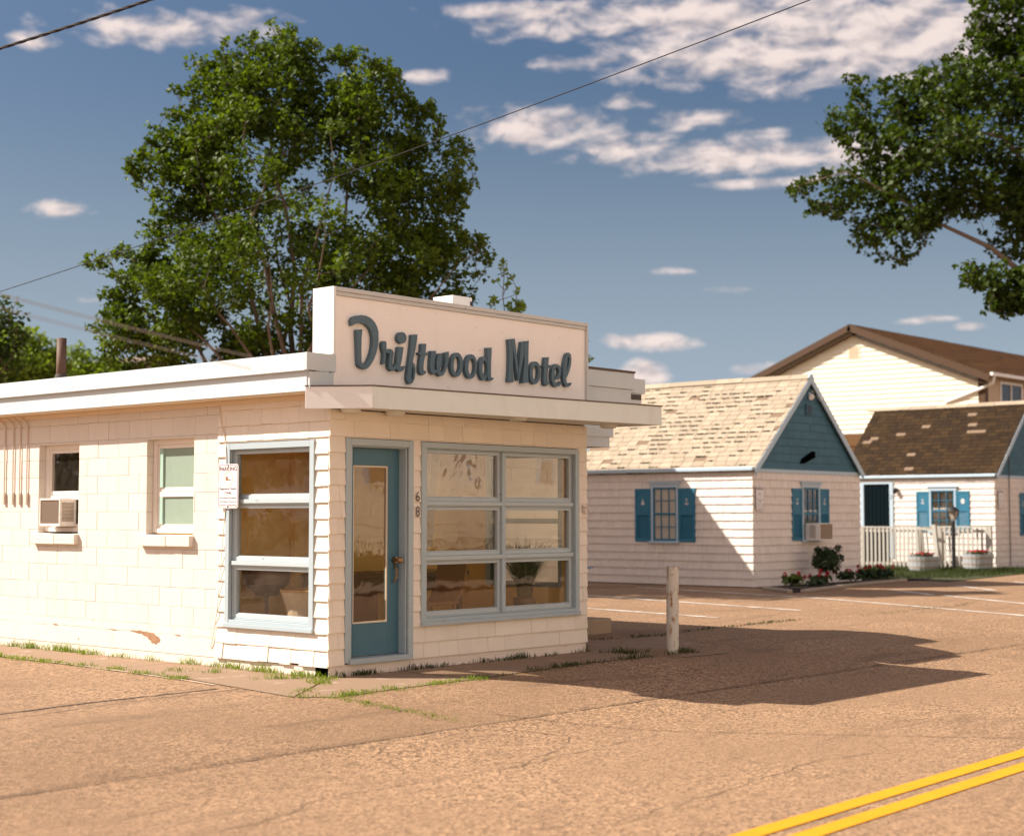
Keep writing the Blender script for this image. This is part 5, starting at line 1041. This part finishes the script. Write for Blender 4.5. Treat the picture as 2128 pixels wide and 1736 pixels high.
for s in (-1, 1):
    ye = ycr if s < 0 else ycl; ang = math.atan2(zr-ze, yr-ycr); dv = Vector((0, -s*math.cos(ang), math.sin(ang))); nr = Vector((0, s*math.sin(ang), math.cos(ang))); P0 = Vector((X0-.35, ye, ze+.12))-dv*.45; lv = math.hypot(zr-ze, yr-ycr)+.45
    q = lambda u, v, n: P0+Vector((1, 0, 0))*u+dv*v+nr*n
    f = MB(); f.hexa([q(0, 0, -.06), q(31, 0, -.06), q(31, lv, -.06), q(0, lv, -.06), q(0, 0, 0), q(31, 0, 0), q(31, lv, 0), q(0, lv, 0)]); rf = f.build('roof', M['roofing'], bh)
    if s < 0:
        f = MB(); roof_shingles(f, P0, Vector((1, 0, 0)), dv, nr, 31, lv, .30, (.5, .9), 3, thick=.02); f.build('roof_shingles', M['roofbrown'], rf)
    f = MB(); f.hexa([q(-.02, 0, -.27), q(-.02, lv, -.27), q(.03, lv, -.27), q(.03, 0, -.27), q(-.02, 0, -.0), q(-.02, lv, -.0), q(.03, lv, 0), q(.03, 0, 0)]); f.hexa([q(.031, .02, -.42), q(.031, lv, -.42), q(.33, lv, -.42), q(.33, .02, -.42), q(.031, .02, -.40), q(.031, lv, -.40), q(.33, lv, -.40), q(.33, .02, -.40)]); f.build('rake_board', M['brown'], bh)
f = MB(); f.box(X0-.35, 78, ycr-.52, ycr-.40, ze-.08, ze+.05); f.build('gutter', M['signend'], bh)
f = MB(); f.tube([(X0-.1, ycr-.47, ze-.03), (X0-.1, ycr-.40, ze-.35), (X0-.12, ycr+.1, ze-.55), (X0-.08, ycr+1.55, ze-1.0), (X0-.06, ycr+1.66, ze-1.15), (X0-.06, ycr+1.66, .2)], .06, 8); f.build('downspout', M['signend'], bh)
f = MB(); f.fbox(HF, 20.62, 21.20, 8.08, 8.68, .0, .05); gv = f.build('gable_vent', M['siding'], bh)
f = MB()
for k in range(8): f.fbox(HF, 20.68, 21.14, 8.13+k*.065, 8.17+k*.065, .05, .06)
f.build('vent_slat', M['shadesiding'], gv)
for a0 in (49.35, 56.0, 62.5):
    f = MB()
    for q in ((a0, a0+.1, 5.9, 6.95), (a0+2.0, a0+2.1, 5.9, 6.95), (a0+.1, a0+2.0, 6.85, 6.95), (a0+.1, a0+2.0, 5.9, 6.0), (a0+.98, a0+1.06, 6.0, 6.85)): f.fbox(EF, *q, .0, .06)
    w_ = f.build('window', M['signend'], bh); f = MB(); f.fbox(EF, a0+.1, a0+2.0, 6.0, 6.85, .015, .02); f.build('pane', M['blackglass'], w_)
f = MB(); f.hexa([(X0-2.0, 19, 4.3), (X0-.02, 19, 4.85), (X0-.02, 24, 4.85), (X0-2.0, 24, 4.3), (X0-2.0, 19, 4.4), (X0-.02, 19, 4.95), (X0-.02, 24, 4.95), (X0-2.0, 24, 4.4)]); f.build('lean_to_roof', M['roofbrown'], bh)
# white house across the street, seen mirrored in the office windows
ah = thing('balcony_house', (26, -24, 0), 'white house with balcony railings mirrored in the office panes', 'house')
AF = lambda a, z, o: (a, -20.5+o, z); OZ = -.16
f = MB(); f.box(12, 44, -30, -20.52, OZ, 7.4); shingle_wall(f, AF, 12, 44, OZ, 7.4, [], .30, (.6, 1.2), seed=77); f.build('wall', M['acrosshouse'], ah)
f = MB(); f.prism([(11.5, -30.5, 7.4), (11.5, -20.0, 7.4), (11.5, -25.2, 9.8)], (33, 0, 0)); f.build('roof', M['roofbrown'], ah)
for i, x in enumerate((14, 20, 24.3, 27.2, 32, 37)):
    f = MB(); f.fbox(AF, x, x+.9, 2.2, 3.4, .0, .05); w_ = f.build('window', M['cottrim'], ah); f = MB(); f.fbox(AF, x+.1, x+.8, 2.3, 3.3, .05, .055); f.build('pane', M['tanpane'], w_)
for zb in (OZ+.1, OZ+1.6):
    f = MB(); f.box(12, 44, -19.08, -19.0, zb+.95, zb+1.05); f.box(12, 44, -19.08, -19.0, zb+.08, zb+.15)
    for k in range(200): x = 12.05+k*.16; f.box(x-.025, x+.025, -19.07, -19.01, zb+.15, zb+.95)
    b_ = f.build('balcony_railing', M['acrossrail'], ah)
for k in range(9): f = MB(); f.box(12+k*4-.06, 12+k*4+.06, -19.14, -19.09, OZ, 2.8); f.build('post', M['acrosshouse'], ah)

sh_ = thing('street_house', (-4, -25, 0), 'plain white clapboard house across the street from the office door', 'house')
f = MB(); f.box(-18, 9, -30, -20.52, OZ, 7.0); shingle_wall(f, AF, -18, 9, OZ, 7.0, [], .25, (2, 4), seed=78); f.build('wall', M['acrosshouse'], sh_)
f = MB(); f.prism([(-18.5, -30.5, 7.0), (-18.5, -20.0, 7.0), (-18.5, -25.2, 9.4)], (28, 0, 0)); f.build('roof', M['roofbrown'], sh_)
for x in (-15, -10.5, -5, .5, 5.5):
    for z_ in (.9, 4.1):
        f = MB(); f.fbox(AF, x, x+1.1, z_, z_+1.6, .0, .05); w_ = f.build('window', M['cottrim'], sh_); f = MB(); f.fbox(AF, x+.1, x+1.0, z_+.1, z_+1.5, .05, .055); f.build('pane', M['blackglass'], w_)
f = MB(); f.box(10, 46, -18.8, -18.2, -.2, .55); hd = thing('clipped_hedge', (28, -18.5, -.2), 'low dark hedge mirrored under the railings in the office panes', 'hedge'); f.build('hedge_core', M['shrubleaf'], hd)
r9 = np.random.default_rng(91); P = np.column_stack([r9.uniform(10, 46, 5000), r9.uniform(-18.9, -18.1, 5000), r9.uniform(-.15, .68, 5000)]); leaf_mesh('foliage', P, .13, M['shrubleaf'], hd, 91)

# ------------------------------------------------------------------ trees
RT = Vector((0.66202, -0.74948, 0)); FW = Vector((0.74948, 0.66202, 0))
def scr(X, Y, D):                        # a real point D metres away in the direction in which the photograph shows (X, Y)
    return CAM+FW*D+RT*((X-1063.5)/3267*D)+Vector((0, 0, (1070-Y)/3267*D))
def inpoly(x, y, poly):
    c = False; n = len(poly)
    for i in range(n):
        x0, y0 = poly[i]; x1, y1 = poly[i-1]
        if (y0 > y) != (y1 > y) and x < (x1-x0)*(y-y0)/(y1-y0)+x0: c = not c
    return c
def edged(x, y, poly):
    d = 1e9; n = len(poly)
    for i in range(n):
        x0, y0 = poly[i-1]; x1, y1 = poly[i]; dx, dy = x1-x0, y1-y0; t = max(0, min(1, ((x-x0)*dx+(y-y0)*dy)/(dx*dx+dy*dy+1e-9))); d = min(d, math.hypot(x-x0-t*dx, y-y0-t*dy))
    return d
def grow_tree(name, D, base_px, poly, gaps, ncl, crad, nleaf, lsize, leafm, barkm, label, cat, seed, thick=3.2, trunk_r=.22, fork=.35, group=None, limbs=9, base_z=0.0, edge_extra=0, clumpz=.8, lsep=.93):
    rd = random.Random(seed); k = D/3267
    base = scr(base_px, 1070, D); base.z = base_z
    t = thing(name, base, label, cat, group)
    xs = [p[0] for p in poly]; ys = [p[1] for p in poly]; cl = []; tries = 0
    def okgap(x, y): return not any(((x-g[0])/g[2])**2+((y-g[1])/g[3])**2 < 1 for g in gaps)
    while len(cl) < ncl and tries < 60000:
        tries += 1; x = rd.uniform(min(xs), max(xs)); y = rd.uniform(min(ys), max(ys))
        if not inpoly(x, y, poly) or not okgap(x, y): continue
        d = edged(x, y, poly)*k
        if d < crad*.35 and rd.random() < .6: continue
        T = min(thick, d*1.15+.15); f = rd.uniform(-1, 1)*T
        s = D+f; p = scr(x, y, D)+FW*f
        cl.append((p, crad*rd.uniform(.65, 1.25)*min(1, .45+d/crad*.5)))
    for i in range(edge_extra):                      # sprigs on the outline
        j = rd.randrange(len(poly)); x0, y0 = poly[j-1]; x1, y1 = poly[j]; q = rd.random(); x, y = x0+(x1-x0)*q, y0+(y1-y0)*q
        if not okgap(x, y): continue
        cl.append((scr(x, y, D)+FW*rd.uniform(-.6, .6), crad*rd.uniform(.3, .5)))
    # limbs
    cen = sum((c[0] for c in cl), Vector())/len(cl); top = max(c[0].z for c in cl); low = min(c[0].z for c in cl)
    zf = base_z+(top-base_z)*fork; nodes = []; wood = MB()
    trunk = [base, base+Vector((rd.uniform(-.1, .1), rd.uniform(-.1, .1), zf*.5)), Vector((base.x+(cen.x-base.x)*.15, base.y+(cen.y-base.y)*.15, zf))]
    wood.tube(trunk, [trunk_r*1.15, trunk_r, trunk_r*.8], 10)
    far = sorted(cl, key=lambda c: -((c[0]-trunk[2]).length)); used = []
    for c, r in far:
        if len(used) >= limbs: break
        dr_ = (c-trunk[2]).normalized()
        if any(dr_.dot(u) > lsep for u in used): continue
        used.append(dr_); L = (c-trunk[2]).length; s0 = trunk[1].lerp(trunk[2], rd.uniform(.3, 1)); pts = []
        for i in range(9):
            q = i/8; p = s0.lerp(c, q); p.z += math.sin(q*math.pi)*L*.09; p += Vector((rd.gauss(0, 1), rd.gauss(0, 1), rd.gauss(0, 1)))*L*.018*(1 if 0 < i else 0); pts.append(p)
        rs = [trunk_r*.42*(1-.97*i/8)**1.5+.007 for i in range(9)]; wood.tube(pts, rs, 7)
        nodes += [(pts[i], rs[i]) for i in range(1, 9)]
    order = sorted(cl, key=lambda c: (c[0]-trunk[2]).length)
    for c, r in order:
        bst = min(nodes, key=lambda n: (n[0]-c).length+(.25*(n[0]-trunk[2]).length if (n[0]-trunk[2]).length > (c-trunk[2]).length else 0))
        a, ra = bst; L = (c-a).length
        if L < .05: continue
        m_ = a.lerp(c, .5)+Vector((rd.gauss(0, 1), rd.gauss(0, 1), rd.gauss(0, .6)+.4))*L*.08; r0 = max(.010, min(ra*.6, .012+L*.011)); wood.tube([a, m_, c], [r0, r0*.7, .006], 5, False); nodes += [(m_, r0*.7), (c, .008)]
    wood.build('trunk', barkm, t, smooth=True)
    P = []; rg = np.random.default_rng(seed)
    for i, (c, r) in enumerate(cl):
        n = int(nleaf*(r/crad)**2*rg.uniform(.6, 1.3))
        if n < 3: n = 3
        d = rg.normal(size=(n, 3)); d /= np.linalg.norm(d, axis=1)[:, None]; R = r*rg.random(n)**.45; P.append(np.array(c)+d*R[:, None]*np.array((1, 1, clumpz)))
    P = np.vstack(P); leaf_mesh('crown', P, lsize, leafm, t, seed)
    return t
Q = lambda l: [(170+x*.4411, y*.4411) for x, y in l]
polyA = Q([(100,1650),(60,1560),(130,1480),(110,1400),(170,1330),(150,1270),(30,1250),(40,1180),(130,1190),(230,1120),(300,1040),(400,1030),(320,980),(300,900),(210,800),(240,730),(320,710),(290,620),(400,580),(440,500),(420,400),(510,430),(460,300),(580,260),(650,270),(670,190),(720,260),(750,190),(800,150),(860,170),(890,80),(940,135),(1030,125),(1060,200),(1100,185),(1130,290),(1110,350),(1150,340),(1195,215),(1230,280),(1280,235),(1360,280),(1400,330),(1425,265),(1480,350),(1530,450),(1600,510),(1665,480),(1690,600),(1650,680),(1720,710),(1790,640),(1838,700),(1838,830),(1790,960),(1760,1080),(1820,1140),(1870,1100),(1915,1200),(1870,1290),(1810,1360),(1840,1430),(1800,1560),(1780,1800),(300,1800),(120,1720)])
gapA = [(170+x*.4411, y*.4411, a*.53, b*.53) for x, y, a, b in [(735,720,45,110),(1010,960,110,70),(1120,830,80,80),(1280,960,110,70),(1390,690,50,60),(860,1090,70,60),(1240,770,45,60),(640,900,50,60),(1340,1080,60,40),(990,1200,50,60),(420,1130,40,60),(1660,760,50,60),(1600,900,40,40),(1130,370,18,60),(900,1480,70,90),(620,1560,50,60),(1010,1420,60,70),(560,1690,60,60),(1010,1620,60,60)]]
grow_tree('maple_tree', 33.0, 610, polyA, gapA, 900, .40, 92, .108, M['leaf'], M['barkpale'], 'big leafy maple rising behind the motel office', 'tree', 21, 2.9, .19, .20, limbs=34, edge_extra=260, lsep=.975)
polyB = [(1660,400),(1655,380),(1700,375),(1730,345),(1780,365),(1770,300),(1725,245),(1745,215),(1790,235),(1765,150),(1830,175),(1880,150),(1960,120),(2000,95),(2050,80),(2030,10),(2060,-60),(2150,-140),(2350,-160),(2500,0),(2500,420),(2300,560),(2170,560),(2127,520),(2085,530),(2050,470),(1990,450),(1930,500),(1890,540),(1840,535),(1780,500),(1800,460),(1740,440),(1690,430)]
gapB = [(1900,300,30,24),(1985,250,26,20),(1850,420,26,18),(2060,190,24,18),(1950,385,24,16),(2090,300,26,14),(2030,355,38,16),(2100,370,30,30),(1935,490,26,14),(2110,240,18,14),(2010,470,30,20),(2085,455,20,20)]
tb = grow_tree('sycamore_tree', 45.0, 2480, polyB, gapB, 900, .58, 56, .172, M['leafdark'], M['bark'], 'dark spreading tree reaching in at the top right of the sky', 'tree', 33, 4.5, .42, .42, limbs=16, edge_extra=170)
polyC = [(2005,555),(2030,530),(2060,560),(2090,540),(2110,560),(2160,540),(2200,600),(2180,660),(2127,655),(2100,662),(2085,640),(2040,655),(2060,610),(2010,590)]
grow_tree('hanging_branch_tree', 43.0, 2560, polyC, [(2075,600,14,12)], 70, .42, 60, .175, M['leafdark'], M['bark'], 'low hanging leafy bough beneath the dark spreading tree', 'tree', 44, 1.2, .16, .5, limbs=2, edge_extra=14)
polyD = [(1000,660),(1020,605),(1038,580),(1046,540),(1060,560),(1068,600),(1092,622),(1090,650),(1100,700),(1222,700),(1232,720),(1222,760),(1000,780)]
grow_tree('young_maple', 33.0, 1060, polyD, [], 44, .22, 20, .12, M['leafbright'], M['barkpale'], 'slender sapling sprouting just right of the big maple', 'tree', 55, .6, .05, .45, limbs=6, edge_extra=14)
polyE = [(-260,560),(-120,600),(-30,630),(10,610),(30,640),(45,670),(40,720),(20,790),(-40,820),(-260,820)]
grow_tree('willow_tree', 36.0, -120, polyE, [(30,650,10,12)], 120, .45, 55, .12, M['leafdark'], M['bark'], 'small leaved tree cut by the left edge of the view', 'tree', 66, 1.5, .12, .4, limbs=6, edge_extra=24)
for i, (bx, D, poly, n, lab) in enumerate([(60, 52, [(-60,820),(-40,720),(20,680),(60,690),(110,720),(140,760),(150,820)], 150, 'rounded bright bush behind the roof, left of the stove pipe'),
                                        (190, 58, [(120,820),(125,770),(150,735),(165,715),(180,740),(215,745),(240,755),(290,770),(300,830)], 120, 'bright bush behind the roof, right of the stove pipe')]):
    grow_tree('hedge_bush', D, bx, poly, [], n, .55, 70, .15, M['leafbright'], M['bark'], lab, 'bush', 70+i, 2.0, .08, .3, group='bushes behind the roof', limbs=5, edge_extra=40, clumpz=1.1)
for i, (x, y, hh, rr) in enumerate(((-23, 30, 7.5, 3.6), (-16.5, 33, 8.5, 3.8), (-29, 25, 7.0, 3.4), (-11, 36, 8, 3.6))):
    g = thing('street_tree', (x, y, 0), ['broad tree mirrored in the middle of the corner window', 'tall tree mirrored toward the right of the corner window', 'low tree mirrored at the left edge of the corner window', 'tree mirrored at the right end of the corner window'][i], 'tree', 'trees mirrored in the corner window')
    f = MB(); f.tube([(x, y, 0), (x+.1, y, hh*.35), (x, y+.1, hh*.7)], [.2, .16, .05], 8); f.build('trunk', M['bark'], g)
    P = np.vstack([leafcloud(170, c, .95, .1, 900+i*40+k, (1, 1, .8), .2) for k, c in enumerate(leafcloud(34, (x, y, hh*.58), rr, .1, 800+i, (1, 1, .95), .25))]); leaf_mesh('crown', P, .34, M['leaf'], g, 700+i)
g = thing('round_bush', (-8.6, 12.6, 0), 'round clipped bush mirrored in the lower corner pane', 'bush')
f = MB(); f.tube([(-8.6, 12.6, 0), (-8.6, 12.6, .7)], .05, 7); f.build('stem', M['bark'], g); leaf_mesh('foliage', leafcloud(1800, (-8.6, 12.6, .75), .72, .1, 77, (1, 1, .95), .6), .10, M['shrubleaf'], g, 78)
fh = thing('far_house', tuple(scr(250, 1070, 85)[:2])+(0,), 'pale far house glimpsed between the bush and the maple', 'house')
p = scr(250, 1070, 85); f = MB(); f.box(p.x-3, p.x+3, p.y-3, p.y+3, 0, 8.6); f.build('wall', M['farwhite'], fh); f = MB(); f.prism([(p.x-3.3, p.y-3.3, 8.6), (p.x+3.3, p.y-3.3, 8.6), (p.x, p.y-3.3, 10.1)], (0, 6.6, 0)); f.build('roof', M['barkpale'], fh)

# ------------------------------------------------------------------ overhead wires
def wire(name, a, b, r, sag, m, label, n=40, twist=None, ext=1.0):
    f = MB(); pts = []
    for i in range(n+1):
        q = i/n; p = a.lerp(b, q); p.z -= sag*4*q*(1-q); pts.append(p)
    if twist:
        for ph, mm in twist: 
            pp_ = [p+Vector((0, math.cos(i*.9+ph), math.sin(i*.9+ph)))*r*.9 for i, p in enumerate(pts)]; f.tube(pp_, r, 6)
    else: f.tube(pts, r, 6)
    return tag(f.build(name, m), label, 'wire')
wire('overhead_wire', scr(-700, 808, 32), scr(2250, -238, 15.5), .0065, .34, M['cablebrown'], 'long thin wire crossing the sky diagonally in front of the maple')
wire('overhead_cable', scr(-420, 206, 14), scr(560, -112, 13.2), .0085, .05, M['cablebrown'], 'thick twisted cable crossing the top left corner of the sky', 90, twist=((0, 0), (2.1, 0), (4.2, 0)))
wire('overhead_wire', scr(-300, 530, 6), scr(520, 740, 7.5), .0030, .01, M['cablegrey'], 'upper of two faint blurred wires at the left edge of the sky')
wire('overhead_wire', scr(-300, 560, 6), scr(520, 766, 7.5), .0022, .01, M['cablegrey'], 'lower of two faint blurred wires at the left edge of the sky')
